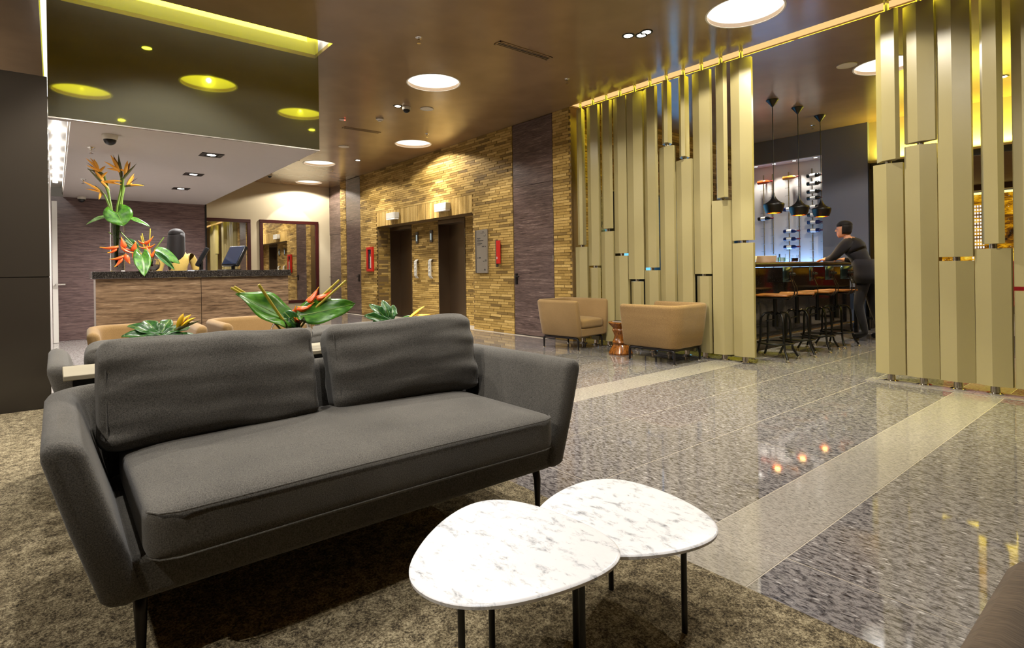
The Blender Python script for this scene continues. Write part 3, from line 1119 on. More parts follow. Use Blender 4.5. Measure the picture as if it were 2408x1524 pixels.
bx('mural_head', M['cove_yellow'], -3.6, 3.2, 15.44, 15.5, 2.56, 2.60, mu)
bx('mural_upstand', M['plaster_brown'], -3.6, 3.2, 15.5, 15.6, 0, .85, mu)
bx('mural_fascia', M['plaster_brown'], -3.6, 3.2, 15.38, 15.6, 2.64, 2.76, mu)
tw = MB()
for i in range(5):
    for j in range(17):
        tw.box(-3.06 + i * .045, -3.06 + i * .045 + .024, 15.48, 15.499, 1.1 + j * .074, 1.1 + j * .074 + .045)
o = tw.build('tower_windows', M['cove_white'], mu)
o['kind'] = 'stuff'
YL2 = (1.0, 0.86, 0.12)
area('bulkhead_cove', (-0.8, 10.70, 2.84), 5.0, 0.05, 130, (0, 0.35, 1), YL2)
spot('dining_lamp', (-1.6, 12.6, 2.74), 120, None, 110, 0.5, WARM)

w = MB().box(3.2, 3.3, -4.2, 16.2, 0, H).build('wall_right', M['plaster_brown'])
tag(w, 'brown plaster wall at the lounge side behind the camera', 'wall', kind='structure')
w = MB().box(-6.1, 3.3, -4.3, -4.2, 0, H).build('wall_front', M['plaster_brown'])
tag(w, 'brown plaster wall behind the carpeted lounge', 'wall', kind='structure')

# ================================================================== SCREEN OF TURNING BLADES
YC = 5.99
HEXA = [(-.118, -.022), (0, -.06), (.118, -.022), (.118, .022), (0, .06), (-.118, .022)]


def blade(name, z0, z1, ang, parent):
    m_ = Matrix.Rotation(R(ang), 4, 'Z')
    return MB().prism(HEXA, z0, z1, m_).build(name, M['screen_paint'], parent)


def screen_column(x, up, lo, zl, zu, label, group):
    t = empty('screen_column', (x, YC, 0), 0, label, 'screen', group)
    MB().tube([(0, 0, .012), (0, 0, 3.62)], .013, 10).build('pole', M['steel'], t, smooth=40)
    blade('upper_blade', zu, 3.405, up, t)
    blade('lower_blade', .072, zl, lo, t)
    MB().lathe([(.001, 0.004), (.058, 0.004), (.058, .012), (.034, .018), (.030, .075), (.001, .076)], n=18).build('foot', M['chrome'], t, smooth=40)
    MB().lathe([(.026, zl), (.026, zu)], n=14, cap=True).build('collar', M['steel'], t, smooth=40)
    MB().box(-.02, .02, -.004, .004, 3.405, 3.62).build('hanger', M['hanger_paint'], t)
    return t


UP = [-52, -8, -22, -6, 6, -18, -62, -64, -4, -40, 4]
LO = [-2, -20, -6, -4, -20, -8, -8, -8, -24, 28, 2]
GAP = [(1.40, 1.43), (1.095, 1.125), (1.595, 1.635), (1.25, 1.285), (.905, .935), (1.05, 1.085), (2.60, 2.635), (2.395, 2.425),
       (.975, 1.0), (1.845, 1.875), (1.345, 1.375)]
LABS = ['first blade column from the brick pier, slim upper blade beside the bricks',
        'second blade column from the brick pier, joint behind the first armchair back',
        'third blade column from the brick pier with a blue lit joint at chest height',
        'fourth blade column from the brick pier, broad yellow green upper blade',
        'fifth blade column from the brick pier, low joint behind the stool table',
        'sixth blade column from the brick pier, dark turned upper blade',
        'seventh blade column, short slim upper blade turned edge on',
        'eighth blade column, longer slim upper blade turned edge on',
        'ninth blade column, broad upper blade reaching down behind the second armchair',
        'tenth blade column from the brick pier with a turned lower blade shaded green',
        'last blade column before the bar opening, wide flat blades']
for k in range(11):
    screen_column(-5.674 + .2475 * k, UP[k], LO[k], GAP[k][0], GAP[k][1], LABS[k], 'blade columns left of the bar opening')
XR = [-1.785, -1.535, -1.290, -1.047, -.80, -.555, -.31]
UPR = [-36, -6, -4, -54, 0, -6, 4]
LOR = [0, 4, 6, -6, 0, 2, 0]
GR = [(2.01, 2.04), (2.14, 2.17), (1.105, 1.14), (1.20, 1.24), (.855, .89), (1.6, 1.63), (2.0, 2.03)]
LABR = ['blade column beside the bar opening on the near screen, turned upper blade',
        'second blade column of the near screen with a joint above head height',
        'third blade column of the near screen with a low joint showing red seats',
        'fourth blade column of the near screen, slim turned upper blade with steel glint',
        'blade column cut by the picture edge on the near screen',
        'sixth blade column of the near screen beyond the picture edge',
        'seventh blade column of the near screen beyond the picture edge']
for k in range(5):
    screen_column(XR[k], UPR[k], LOR[k], GR[k][0], GR[k][1], LABR[k], 'blade columns right of the bar opening')


# ================================================================== SEATING
def u_shell(df, db, w, rc, z0, z1, t, lean_s, lean_b, n_arc=8):
    """upholstered U of two arms and a back, front towards +x"""
    pts = []
    for i in range(7):
        pts.append((df - (df + db - rc) * i / 6.0, w, 0, 1))
    for i in range(1, n_arc):
        a = R(90) + R(90) * i / n_arc
        pts.append((-db + rc + rc * math.cos(a), w - rc + rc * math.sin(a), math.cos(a), math.sin(a)))
    for i in range(9):
        pts.append((-db, w - rc - (2 * w - 2 * rc) * i / 8.0, -1, 0))
    for i in range(1, n_arc):
        a = R(180) + R(90) * i / n_arc
        pts.append((-db + rc + rc * math.cos(a), -w + rc + rc * math.sin(a), math.cos(a), math.sin(a)))
    for i in range(7):
        pts.append((-db + rc + (df + db - rc) * i / 6.0, -w, 0, -1))
    loops = []

    def section(p, grow=0.0):
        x, y, nx, ny = p
        ln = lean_s * abs(ny) ** 2 + lean_b * abs(nx) ** 2
        rr = t / 2
        prof = []
        zt = z1 - rr
        zb = z0 + rr * .55
        for i in range(7):        # top round, outer to inner
            a = R(180) * i / 6
            prof.append((-rr + (rr + grow) * math.cos(a), zt + (rr + grow) * math.sin(a)))
        prof.append((-t - grow, (zt + zb) / 2))
        for i in range(5):
            a = R(180) + R(180) * i / 4
            prof.append((-rr + (rr + grow) * math.cos(a), zb + (rr * .55 + grow) * math.sin(a)))
        prof.append((grow + .004, (zt + zb) / 2))
        out = []
        for o, z in prof:
            off = o + ln * (z - z0) / (z1 - z0)
            out.append((x + nx * off, y + ny * off, z))
        return out
    # rounded front ends
    for d, g in ((.030, -.030), (.026, -.014), (.014, -.004)):
        q = (pts[0][0] + d, *pts[0][1:])
        loops.append(section(q, g))
    for p in pts:
        loops.append(section(p))
    for d, g in ((.014, -.004), (.026, -.014), (.030, -.030)):
        q = (pts[-1][0] + d, *pts[-1][1:])
        loops.append(section(q, g))
    return MB().loft(loops, True, True)


def pillow(sx, sy, sz, r, crown=0.02, n=12, wrinkle=0.0, seed=0, crown_side=0.0):
    """soft rounded box centred on the origin; crown bulges the big faces (x and z extents are thin)"""
    mb = MB()
    idx = {}
    verts = []
    faces = []

    def pt(a, b, c):
        key = (a, b, c)
        if key in idx:
            return idx[key]
        p = Vector((2 * a / n - 1, 2 * b / n - 1, 2 * c / n - 1))
        q = Vector((p.x * sx / 2, p.y * sy / 2, p.z * sz / 2))
        inner = Vector((max(-sx / 2 + r, min(sx / 2 - r, q.x)), max(-sy / 2 + r, min(sy / 2 - r, q.y)), max(-sz / 2 + r, min(sz / 2 - r, q.z))))
        d = q - inner
        if d.length > 1e-6:
            m_ = max(abs(d.x), abs(d.y), abs(d.z))
            q = inner + d.normalized() * m_
        fx, fy, fz = 1 - p.x ** 2, 1 - p.y ** 2, 1 - p.z ** 2
        q.z += math.copysign(crown, p.z) * abs(p.z) * fx * fy if abs(p.z) > .3 else 0
        q.x += math.copysign(crown_side, p.x) * abs(p.x) * fy * fz if abs(p.x) > .3 else 0
        if wrinkle:
            nv = mnoise.noise(Vector((q.x * 5 + seed, q.y * 2.2, q.z * 16 + seed)))
            nv += .6 * mnoise.noise(Vector((q.x * 8 + seed, q.y * 5.0, q.z * 34)))
            edge = .35 + .65 * max(abs(p.y), abs(p.z)) ** 3
            q.x += wrinkle * nv * edge
            q.z += .4 * wrinkle * mnoise.noise(Vector((seed, q.y * 6, 2.0))) * abs(p.z)
        verts.append(q)
        idx[key] = len(verts) - 1
        return idx[key]
    for a in range(n):
        for b in range(n):
            for face in range(6):
                if face == 0:
                    f = [pt(a, b, 0), pt(a, b + 1, 0), pt(a + 1, b + 1, 0), pt(a + 1, b, 0)]
                elif face == 1:
                    f = [pt(a, b, n), pt(a + 1, b, n), pt(a + 1, b + 1, n), pt(a, b + 1, n)]
                elif face == 2:
                    f = [pt(0, a, b), pt(0, a, b + 1), pt(0, a + 1, b + 1), pt(0, a + 1, b)]
                elif face == 3:
                    f = [pt(n, a, b), pt(n, a + 1, b), pt(n, a + 1, b + 1), pt(n, a, b + 1)]
                elif face == 4:
                    f = [pt(a, 0, b), pt(a + 1, 0, b), pt(a + 1, 0, b + 1), pt(a, 0, b + 1)]
                else:
                    f = [pt(a, n, b), pt(a, n, b + 1), pt(a + 1, n, b + 1), pt(a + 1, n, b)]
                faces.append(f)
    mb.add(verts, faces)
    return mb


def cast_leg(parent, x, y, inx, z_top, mat, name='leg', r=.017):
    """cast arm running out under the frame and turning down to the floor"""
    g = MB()
    s = 1 if x > 0 else -1
    g.tube([(x - s * inx, y, z_top - .012), (x - s * .035, y, z_top - .014), (x - s * .008, y, z_top - .026), (x, y, z_top - .06), (x, y, .012)],
           [r * .9, r, r * 1.05, r * .95, r * .62], 8)
    g.build(name, mat, parent, smooth=50)


def sofa(loc, rz, label, cushion_h=.40, low=0.0):
    t = empty('sofa', loc, rz, label, 'sofa', 'charcoal sofas back to back')
    fab = M['fabric_charcoal']
    shell = u_shell(.44, .42, .82, .13, .205, .665, .095, .135, .05)
    sh = shell.build('shell', fab, t, smooth=60)
    bmm = MB().box(-.36, .452, -.765, .765, .205, .325)
    bmm.build('seat_base', fab, t, bevel=.02)
    sc = pillow(.86, 1.47, .165, .05, .018, 14, 0, 1)
    o = sc.build('seat_cushion', fab, t, smooth=70, loc=(.10, 0, .385), subsurf=1)
    for z in (.062, -.060):
        g = MB()
        hx, hy = .424, .728
        loop = [(hx - .05, -hy, z), (hx - .012, -hy + .025, z), (hx + .004, -hy + .07, z)] + [(hx + .006, -hy + .07 + (2 * hy - .14) * i / 10, z + .006 * math.sin(math.pi * i / 10)) for i in range(1, 10)] + [(hx + .004, hy - .07, z), (hx - .012, hy - .025, z), (hx - .05, hy, z)]
        g.tube(loop, .0028, 6)
        g.build('piping', fab, o)
    for i, (yy, rx, w_) in enumerate(((-.415, -1.0, .77), (.425, 1.5, .76))):
        c = pillow(.185, w_, cushion_h, .055, 0.0, 22, .023, 3.7 + 5 * i, crown_side=.035)
        o = c.build('back_cushion', fab, t, smooth=75, loc=(-.245, yy, .445 + cushion_h / 2 * .96 + low), subsurf=1)
        o.rotation_euler = (R(rx), R(-15), R(2 if i == 0 else -3))
        for s in (-1, 1):
            g = MB().tube([(.078, s * (w_ / 2 - .022), -cushion_h / 2 + .05 + (cushion_h - .1) * k / 8) for k in range(9)], .0026, 6)
            g.build('seam', fab, o)
    for sx in (-1, 1):
        for sy in (-1, 1):
            cast_leg(t, sx * (.385 if sx > 0 else .36), sy * .735, .20, .205, M['cast_dark'])
    for sy in (-1, 1):
        bx('side_rail', M['cast_dark'], -.34, .34, sy * .705 - .015, sy * .705 + .015, .175, .203, t)
    return t


sofa((-2.235, .908, .010), 0, 'charcoal fabric sofa facing the marble tables')
sofa((-3.655, .908, .010), math.pi, 'charcoal fabric sofa facing the tan armchairs behind the shelf', .30, .0)

# shelf between the two sofas
t = empty('back_shelf', (-2.955, .02, .010), 0, 'pale topped shelf between the two charcoal sofas', 'shelf')
bx('shelf_top', M['shelf_oak'], -.155, .155, 0, 1.78, .662, .682, t, bevel=.003)
bx('shelf_apron', M['black_satin'], -.14, .14, .03, 1.75, .615, .662, t)
for yy in (.15, 1.60):
    bx('support', M['black_metal'], -.05, .05, yy, yy + .04, 0, .615, t)


def armchair(loc, rz, label, mat, group='tan armchairs', streak=False):
    t = empty('armchair', loc, rz, label, 'armchair', group)
    u_shell(.33, .345, .315, .11, .175, .665, .08, .075, .065).build('shell', M[mat], t, smooth=60)
    MB().box(-.29, .338, -.262, .262, .175, .29).build('seat_base', M[mat], t, bevel=.018)
    pillow(.60, .50, .13, .045, .018, 10, 0, 2).build('seat_cushion', M[mat], t, smooth=70, loc=(.055, 0, .345), subsurf=1)
    for sx in (-1, 1):
        for sy in (-1, 1):
            cast_leg(t, sx * .30, sy * .265, .2, .172, M['cast_dark'], r=.016)
            MB().lathe([(.001, 0), (.022, 0), (.022, .006), (.008, .012)], (sx * .30, sy * .265, 0), 10).build('glide', M['chrome'], t)
    for sy in (-1, 1):
        bx('side_rail', M['cast_dark'], -.28, .28, sy * .265 - .01, sy * .265 + .01, .145, .173, t)
    bx('cross_rail', M['cast_dark'], -.29, -.27, -.26, .26, .145, .173, t)
    return t


armchair((-5.48, 5.57, 0), R(6), 'tan armchair facing the turned stool table beside the wood door', 'fabric_tan')
armchair((-3.945, 5.53, 0), R(182), 'tan armchair seen from its side with legs on dark glossy floor', 'fabric_tan_streak')
armchair((-5.33, .565, .010), R(-2), 'golden tan armchair before the desk nearest the dark wall', 'fabric_tan', 'golden tan armchairs before the desk')
armchair((-5.40, 1.44, .010), R(1), 'golden tan armchair behind the large leaf bowl', 'fabric_tan', 'golden tan armchairs before the desk')
armchair((.212, .70, .010), R(90), 'dark brown ribbed armchair cut off at the picture corner', 'fabric_brown', 'brown armchair')

# turned walnut stool table
t = empty('stool_table', (-4.60, 5.53, 0), 0, 'turned walnut stool table between the two tan armchairs', 'stool')
pr = [(.001, 0.0), (.148, 0.0), (.152, .018), (.145, .03), (.108, .10), (.094, .118), (.094, .128), (.104, .142), (.106, .152), (.098, .166),
      (.083, .20), (.080, .235), (.088, .27), (.102, .292), (.105, .305), (.094, .322), (.094, .328), (.125, .362), (.152, .392), (.153, .402), (.146, .406),
      (.132, .400), (.10, .394), (.001, .394)]
MB().lathe(pr, n=36).build('turned_body', M['wood_turned'], t, smooth=35)
t = empty('booklet', (-4.60, 5.53, .406), .4, 'pale booklet lying on the turned stool table', 'booklet')
bx('pages', M['label_paper'], -.085, .085, -.06, .06, 0, .008, t)
bx('cover', M['ink'], -.087, .087, -.062, .062, .008, .010, t)

# ================================================================== MARBLE TABLES
FT = [(-1.232, .652), (-1.285, .686), (-1.345, .740), (-1.435, .843), (-1.499, .958), (-1.520, 1.053), (-1.502, 1.128), (-1.443, 1.172),
      (-1.349, 1.202), (-1.233, 1.223), (-1.116, 1.228), (-1.032, 1.216), (-.975, 1.181), (-.945, 1.130), (-.936, 1.07), (-.940, 1.0),
      (-.952, .925), (-.970, .850), (-.997, .775), (-1.037, .715), (-1.087, .678), (-1.15, .655)]
BT = [(-1.411, 1.25), (-1.449, 1.352), (-1.470, 1.457), (-1.464, 1.564), (-1.432, 1.624), (-1.363, 1.664), (-1.274, 1.680), (-1.159, 1.673),
      (-1.047, 1.652), (-.962, 1.613), (-.913, 1.559), (-.895, 1.510), (-.890, 1.446), (-.906, 1.366), (-.945, 1.283), (-.995, 1.205),
      (-1.07, 1.125), (-1.16, 1.085), (-1.26, 1.09), (-1.35, 1.15)]


def smooth_loop(pts, sub=4, it=2):
    n = len(pts)
    out = []
    P = [Vector((x, y)) for x, y in pts]
    for _ in range(it):
        P = [(P[i - 1] + P[i] * 2 + P[(i + 1) % n]) / 4 for i in range(n)]
    for i in range(n):
        p0, p1, p2, p3 = P[i - 1], P[i], P[(i + 1) % n], P[(i + 2) % n]
        for k in range(sub):
            u = k / sub
            out.append(.5 * ((2 * p1) + (p2 - p0) * u + (2 * p0 - 5 * p1 + 4 * p2 - p3) * u * u + (3 * p1 - p0 - 3 * p2 + p3) * u ** 3))
    return out


def pebble_table(pts, ztop, legs, label, origin):
    t = empty('coffee_table', (origin[0], origin[1], .010), 0, label, 'coffee table', 'pebble shaped marble tables')
    L = [p - Vector(origin) for p in smooth_loop(pts)]
    c = sum(L, Vector((0, 0))) / len(L)

    def ring(d, z):
        out = []
        for p in L:
            v = p - c
            out.append((c.x + v.x * (1 - d / v.length), c.y + v.y * (1 - d / v.length), z - .010))
        return out
    th = .021
    def inner(k, z):
        return [(c.x + (p.x - c.x) * k, c.y + (p.y - c.y) * k, z - .010) for p in L]
    loops = [inner(.02, ztop), inner(.5, ztop), ring(.010, ztop), ring(.004, ztop - .0012), ring(.0, ztop - .004), ring(.001, ztop - .012), ring(.012, ztop - th + .003), ring(.03, ztop - th), inner(.4, ztop - th), inner(.02, ztop - th)]
    MB().loft(loops).build('marble_top', M['marble'], t, smooth=35)
    for x_, y_ in legs:
        MB().tube([(x_ - origin[0], y_ - origin[1], 0.0), (x_ - origin[0], y_ - origin[1], ztop - th - .009)], .0088, 14).build('leg', M['black_satin'], t, smooth=40)


pebble_table(BT, .290, [(-.960, 1.425), (-1.245, 1.43), (-1.094, 1.107)], 'pebble shaped marble table lying lower, tucked under its neighbour', (-1.16, 1.38))
pebble_table(FT, .325, [(-1.12, .745), (-1.224, .914), (-1.0, 1.035)], 'pebble shaped marble table nearest the camera overlapping the other', (-1.2, .95))

# ================================================================== BAR
bar = empty('bar_counter', (0, 0, 0), 0, 'dark bar counter with rounded black top and foot rail', 'bar counter')
bx('bar_core', M['black_satin'], -4.05, -3.62, 6.35, 10.15, .14, 1.06, bar)
for i in range(5):
    bx('front_panel', M['granite_black'], -3.622, -3.60, 6.36 + i * .76, 6.36 + (i + 1) * .76 - .006, .16, 1.05, bar)
bx('plinth', M['grey_dark'], -4.0, -3.56, 6.35, 10.15, 0.0, .14, bar)
MB().box(-4.15, -3.42, 6.25, 10.25, 1.07, 1.13).build('bar_top', M['black_satin'], bar, bevel=.028)
bx('top_inlay', M['wood_seat'], -4.10, -3.46, 6.30, 10.20, 1.13, 1.136, bar)
MB().tube([(-3.50, 6.4, .16), (-3.50, 10.1, .16)], .02, 10).build('foot_rail', M['steel'], bar, smooth=40)
for yy in (6.6, 7.8, 9.0, 10.0):
    MB().tube([(-3.56, yy, .12), (-3.50, yy, .15)], .012).build('rail_bracket', M['steel'], bar)


def bar_stool():
    t = empty('bar_stool', (0, 0, 0), 0)
    # +x is the back of the stool
    seat = MB()
    for i in range(3):
        y0 = -.19 + i * .127
        seat = MB().box(-.19, .19, y0, y0 + .124, .735, .757)
        seat.build('seat_slat', M['wood_seat'], t, bevel=.006)
    MB().box(-.16, .17, -.15, .15, .708, .735).build('seat_pan', M['black_metal'], t, bevel=.01)
    MB().tube([(0, 0, .40), (0, 0, .71)], .021, 10).build('post', M['black_metal'], t, smooth=40)
    MB().tube([(0, 0, .38), (0, 0, .55)], .032, 10).build('sleeve', M['black_metal'], t, smooth=40)
    MB().tube([(.0, -.03, .47), (-.06, -.13, .455)], .008).build('lever', M['black_metal'], t)
    for k in range(4):
        a = R(45 + 90 * k)
        c_, s_ = math.cos(a), math.sin(a)
        path = [(0.02, .52), (.07, .545), (.13, .535), (.165, .49), (.175, .42), (.178, .24), (.205, .12), (.262, .03)]
        MB().tube([(r_ * c_, r_ * s_, z_) for r_, z_ in path], .0125, 8).build('leg', M['black_metal'], t, smooth=60)
        MB().lathe([(.001, 0), (.026, 0), (.026, .008), (.012, .016), (.014, .032), (.001, .034)], (.266 * c_, .266 * s_, 0), 10).build('glide', M['chrome'], t, smooth=40)
    MB().tube([(.19 * math.cos(2 * math.pi * k / 28), .19 * math.sin(2 * math.pi * k / 28), .195) for k in range(29)], .011, 8, cap=False).build('foot_ring', M['black_metal'], t, smooth=60)
    for s in (-1, 1):
        MB().tube([(.05, s * .055, .715), (.17, s * .055, .70), (.225, s * .052, .76), (.225, s * .045, .83), (.185, s * .03, .93), (.195, s * .03, 1.01)], .011, 6, flat=.5).build('back_strap', M['black_metal'], t)
    bk = MB()
    bk.grid(lambda u, v: (.175 - .035 * (2 * u - 1) ** 2, (u - .5) * .34 * (1 - .06 * v), .90 + v * .17), 8, 3)
    bk.build('backrest', M['stool_steel'], t, smooth=60, solid=.008)
    MB().tube([(.16, -.05, .985), (.215, 0, .985), (.16, .05, .985)], .016).build('clamp', M['cast_dark'], t)
    return t


st = bar_stool()
SL = ['metal bar stool nearest the screen with a worn wooden seat', 'second bar stool from the screen along the counter',
      'third bar stool from the screen along the counter', 'bar stool beside the man leaning at the counter']
for i, (x_, y_, a_) in enumerate(((-3.08, 6.46, 8), (-3.07, 7.00, 22), (-3.06, 7.56, 6), (-3.04, 8.10, -6))):
    o = st if i == 0 else copy_tree(st)
    o.location = (x_, y_, 0)
    o.rotation_euler = (0, 0, R(a_))
    tag(o, SL[i], 'bar stool', 'metal bar stools at the counter')

# pendants
PL = ['black spun pendant lamp nearest the screen', 'middle black spun pendant lamp over the bar', 'black spun pendant lamp farthest along the bar']
for i, (x_, y_) in enumerate(((-3.868, 8.12), (-3.816, 8.82), (-3.804, 9.60))):
    zb = [1.85, 1.85, 1.865][i]
    t = empty('pendant_lamp', (x_, y_, zb), 0, PL[i], 'pendant lamp', 'black pendants over the bar')
    MB().lathe([(.008, .30), (.014, .265), (.03, .225), (.058, .185), (.10, .155), (.136, .138), (.142, .128), (.139, .105), (.126, .05), (.104, 0),
                (.100, .002), (.121, .052), (.133, .105), (.131, .125), (.095, .148), (.05, .18), (.012, .25)], n=32).build('shade', M['black_satin'], t, smooth=50)
    MB().lathe([(.099, .004), (.119, .052), (.130, .105), (.128, .122), (.09, .144), (.02, .17)], n=32).build('shade_lining', M['gold_leaf'], t, smooth=50)
    MB().lathe([(.001, .012), (.035, .02), (.046, .045), (.036, .08), (.001, .10)], n=14).build('bulb', M['lamp_gold'], t, smooth=50)
    MB().tube([(0, 0, .29), (0, 0, H - zb - .07)], .006, 8).build('cord', M['black_satin'], t)
    MB().lathe([(.085, H - zb - .002), (.085, H - zb - .008), (.008, H - zb - .105), (.001, H - zb - .105)], n=4 if False else 24).build('canopy', M['black_satin'], t, smooth=30)
    spot('pendant_light', (x_, y_, zb + .008), 60, None, 130, .5, (1.0, .68, .32))
    point('pendant_inner', (x_ + .07, y_, zb + .06), 1.2, (1.0, .68, .32), .01)

# wine niche: racks, bottles and lamps
RK = [-5.42, -5.24, -4.93, -4.74, -4.50, -4.30]
RLAB = ['first', 'second', 'third', 'fourth', 'fifth', 'last']
for i, xx in enumerate(RK):
    t = empty('wine_rack', (xx, 10.96, .97), 0, '%s slim steel bottle rack pole in the lit niche' % RLAB[i], 'bottle rack', 'steel bottle rack poles')
    MB().tube([(0, 0, 0), (0, 0, 1.92)], .012, 8).build('pole', M['steel'], t, smooth=40)
    for k in range(11):
        z_ = .25 + k * .15
        MB().tube([(.045 * math.cos(a), -.045 - .045 * math.sin(a), z_) for a in [R(20 * j) for j in range(10)]], .003, 5).build('cradle', M['chrome'], t)
bprof = [(.001, 0), (.034, .0), (.038, .006), (.038, .185), (.034, .205), (.016, .235), (.0145, .285), (.0165, .287), (.0165, .30), (.001, .30)]
rotx = Matrix.Rotation(R(90), 4, 'Y')
bme = {}


def bottle(x_, z_, mat, label, tilt=0.0):
    t = empty('wine_bottle', (x_, 10.885, z_), 0, label, 'bottle', 'wine bottles in the lit niche')
    t.rotation_euler = (0, R(tilt), 0)
    if mat not in bme:
        a = MB().lathe(bprof, n=16, m=rotx).mesh('glass_body', 40)
        a.materials.append(M[mat])
        bme[mat] = a
        b_ = MB().lathe([(.0388, .06), (.0388, .15)], n=16, m=rotx).mesh('paper_label', 40)
        b_.materials.append(M['label_paper'])
        bme['lab'] = b_
        c_ = MB().lathe([(.0152, .24), (.0172, .286), (.0172, .301), (.001, .3015)], n=12, m=rotx).mesh('capsule', 40)
        c_.materials.append(M['capsule_red'])
        bme['cap'] = c_
    for nm, key in (('glass_body', mat), ('paper_label', 'lab'), ('capsule', 'cap')):
        if mat in ('bottle_rose', 'bottle_amber') and nm == 'paper_label':
            continue
        o_ = bpy.data.objects.new(nm, bme[key])
        COL.objects.link(o_)
        o_.parent = t


ordn = ['top', 'second', 'third', 'fourth', 'fifth', 'sixth', 'seventh', 'lowest']
for i, z_ in enumerate((2.745, 2.60, 2.45, 2.33, 2.165, 2.02, 1.88, 1.73)):
    bottle(-4.56, z_, 'bottle_dark' if i < 6 else 'bottle_blue', '%s dark wine bottle of the column of eight' % ordn[i])
bottle(-5.50, 2.74, 'bottle_rose', 'rose wine bottle at the top of the first rack')
bottle(-5.50, 2.02, 'bottle_dark', 'single dark wine bottle low on the first rack')
bottle(-5.00, 2.765, 'bottle_amber', 'amber wine bottle at the top of the middle rack')
bottle(-5.00, 2.16, 'bottle_blue', 'blue capped wine bottle half hidden behind the middle pendant')
for i, z_ in enumerate((1.74, 1.59, 1.44)):
    bottle(-5.00, z_, 'bottle_blue', '%s blue wine bottle of the three low on the middle rack' % ('upper', 'middle', 'lower')[i])
for i, xx in enumerate((-5.49, -5.13, -4.75, -4.37)):
    t = empty('niche_downlight', (xx, 10.80, NZ1 - .012), 0, '%s small bright downlight along the niche head' % RLAB[i], 'downlight', 'niche downlights')
    MB().lathe([(.03, 0), (.045, 0), (.045, -.008), (.03, -.006)], n=16).build('ring', M['chrome'], t)
    MB().lathe([(.001, -.006), (.03, -.006), (.03, -.001), (.001, -.001)], n=16, cap=True).build('lens', M['lamp_glow'], t)
    spot('niche_light', (xx, 10.80, NZ1 - .03), 34, (xx, 10.98, 1.2), 80, .6, (1.0, .95, .86))
area('niche_blue', (-5.0, 10.86, 1.0), 1.4, .2, 14, (0, 0.1, 1), (.25, .5, 1.0))

# back bar shelves glowing blue behind the blades
t = empty('back_bar', (-5.86, 6.7, 0), 0, 'blue lit back bar shelves seen through the screen gaps', 'shelving')
bx('cabinet', M['black_satin'], .02, .42, 0, 3.5, 0, .92, t)
bx('light_panel', M['shelf_blue'], .02, .04, 0, 3.5, .95, 2.25, t)
for z_ in (.94, 1.37, 1.80, 2.25):
    bx('shelf', M['glass_clear'] if z_ not in (.94, 2.25) else M['black_satin'], .02, .30, 0, 3.5, z_, z_ + .02, t)
for yy in (0, 1.16, 2.32, 3.48):
    bx('upright', M['black_satin'], .02, .30, yy, yy + .02, .94, 2.26, t)
area('back_bar_glow', (-5.78, 8.4, 1.6), 3.3, 1.2, 14, (1, 0, 0), (.2, .55, 1.0))
for i in range(8):
    t = empty('liquor_bottle', (-5.70, 6.95 + i * .42, 1.39), 0, '%s small liquor bottle along the blue lit back bar shelf' % ('first', 'second', 'third', 'fourth', 'fifth', 'sixth', 'seventh', 'last')[i], 'bottle', 'bottles on the back bar')
    MB().lathe([(.001, 0), (.036, 0), (.038, .16), (.016, .21), (.015, .27), (.001, .27)], n=14).build('glass_body', M[('bottle_rose', 'bottle_dark', 'bottle_amber', 'red_enamel')[i % 4]], t, smooth=40)

# things on the bar
t = empty('menu_card', (-3.62, 7.35, 1.136), R(-40), 'folded white menu card standing on the bar', 'menu')
for s in (-1, 1):
    m_ = Matrix.Rotation(R(24 * s), 4, 'Y')
    MB().box(-.002, .002, -.13, .13, 0, .09, m_ @ Matrix.Translation((0, 0, 0))).build('leaf', M['label_paper'], t)


def tumbler(x_, y_, r_, h_, label, fill=None):
    t = empty('tumbler', (x_, y_, 1.136), 0, label, 'glass', 'glasses on the bar')
    MB().lathe([(.001, 0), (r_ * .9, 0), (r_, h_), (r_ * .93, h_), (r_ * .84, .008), (.001, .008)], n=18).build('glass_wall', M['glass_clear'], t, smooth=40)
    if fill:
        MB().lathe([(.001, .009), (r_ * .82, .009), (r_ * .88, h_ * .55), (.001, h_ * .55)], n=18).build('drink', M[fill], t, smooth=40)


tumbler(-3.60, 7.62, .045, .11, 'clear tumbler beside the menu card', 'wine_pale')
tumbler(-3.60, 7.78, .045, .11, 'clear tumbler standing second from the menu card', 'wine_pale')
tumbler(-3.62, 8.20, .05, .10, 'blue tinted tumbler along the bar', 'bottle_blue')

# small dark dining table with two wine glasses by the wall end
t = empty('high_table', (-3.12, 10.15, 0), 0, 'dark square table by the end of the bar wall', 'table')
bx('table_top', M['black_satin'], -.36, .36, -.32, .32, .70, .725, t, bevel=.004)
bx('apron', M['black_satin'], -.31, .31, -.27, .27, .62, .70, t)
for sx in (-1, 1):
    for sy in (-1, 1):
        bx('leg', M['black_satin'], sx * .30 - .025, sx * .30 + .025, sy * .26 - .025, sy * .26 + .025, 0, .62, t)
bx('stretcher', M['black_satin'], -.30, .30, -.27, -.24, .22, .26, t)
for i, (dx, dy) in enumerate(((-.10, -.12), (.02, -.02))):
    t = empty('wine_glass', (-3.12 + dx, 10.15 + dy, .725), 0, 'wine glass of pale wine, %s on the dark table' % ('first' if i == 0 else 'second'), 'wine glass', 'wine glasses on the dark table')
    MB().lathe([(.001, 0), (.036, .001), (.036, .004), (.005, .008), (.004, .10), (.012, .112), (.036, .14), (.042, .18), (.034, .23), (.033, .23), (.041, .18), (.034, .142), (.001, .116)], n=20).build('bowl', M['glass_clear'], t, smooth=50)
    MB().lathe([(.001, .118), (.033, .143), (.039, .165), (.001, .165)], n=20).build('wine', M['wine_pale'], t, smooth=50)

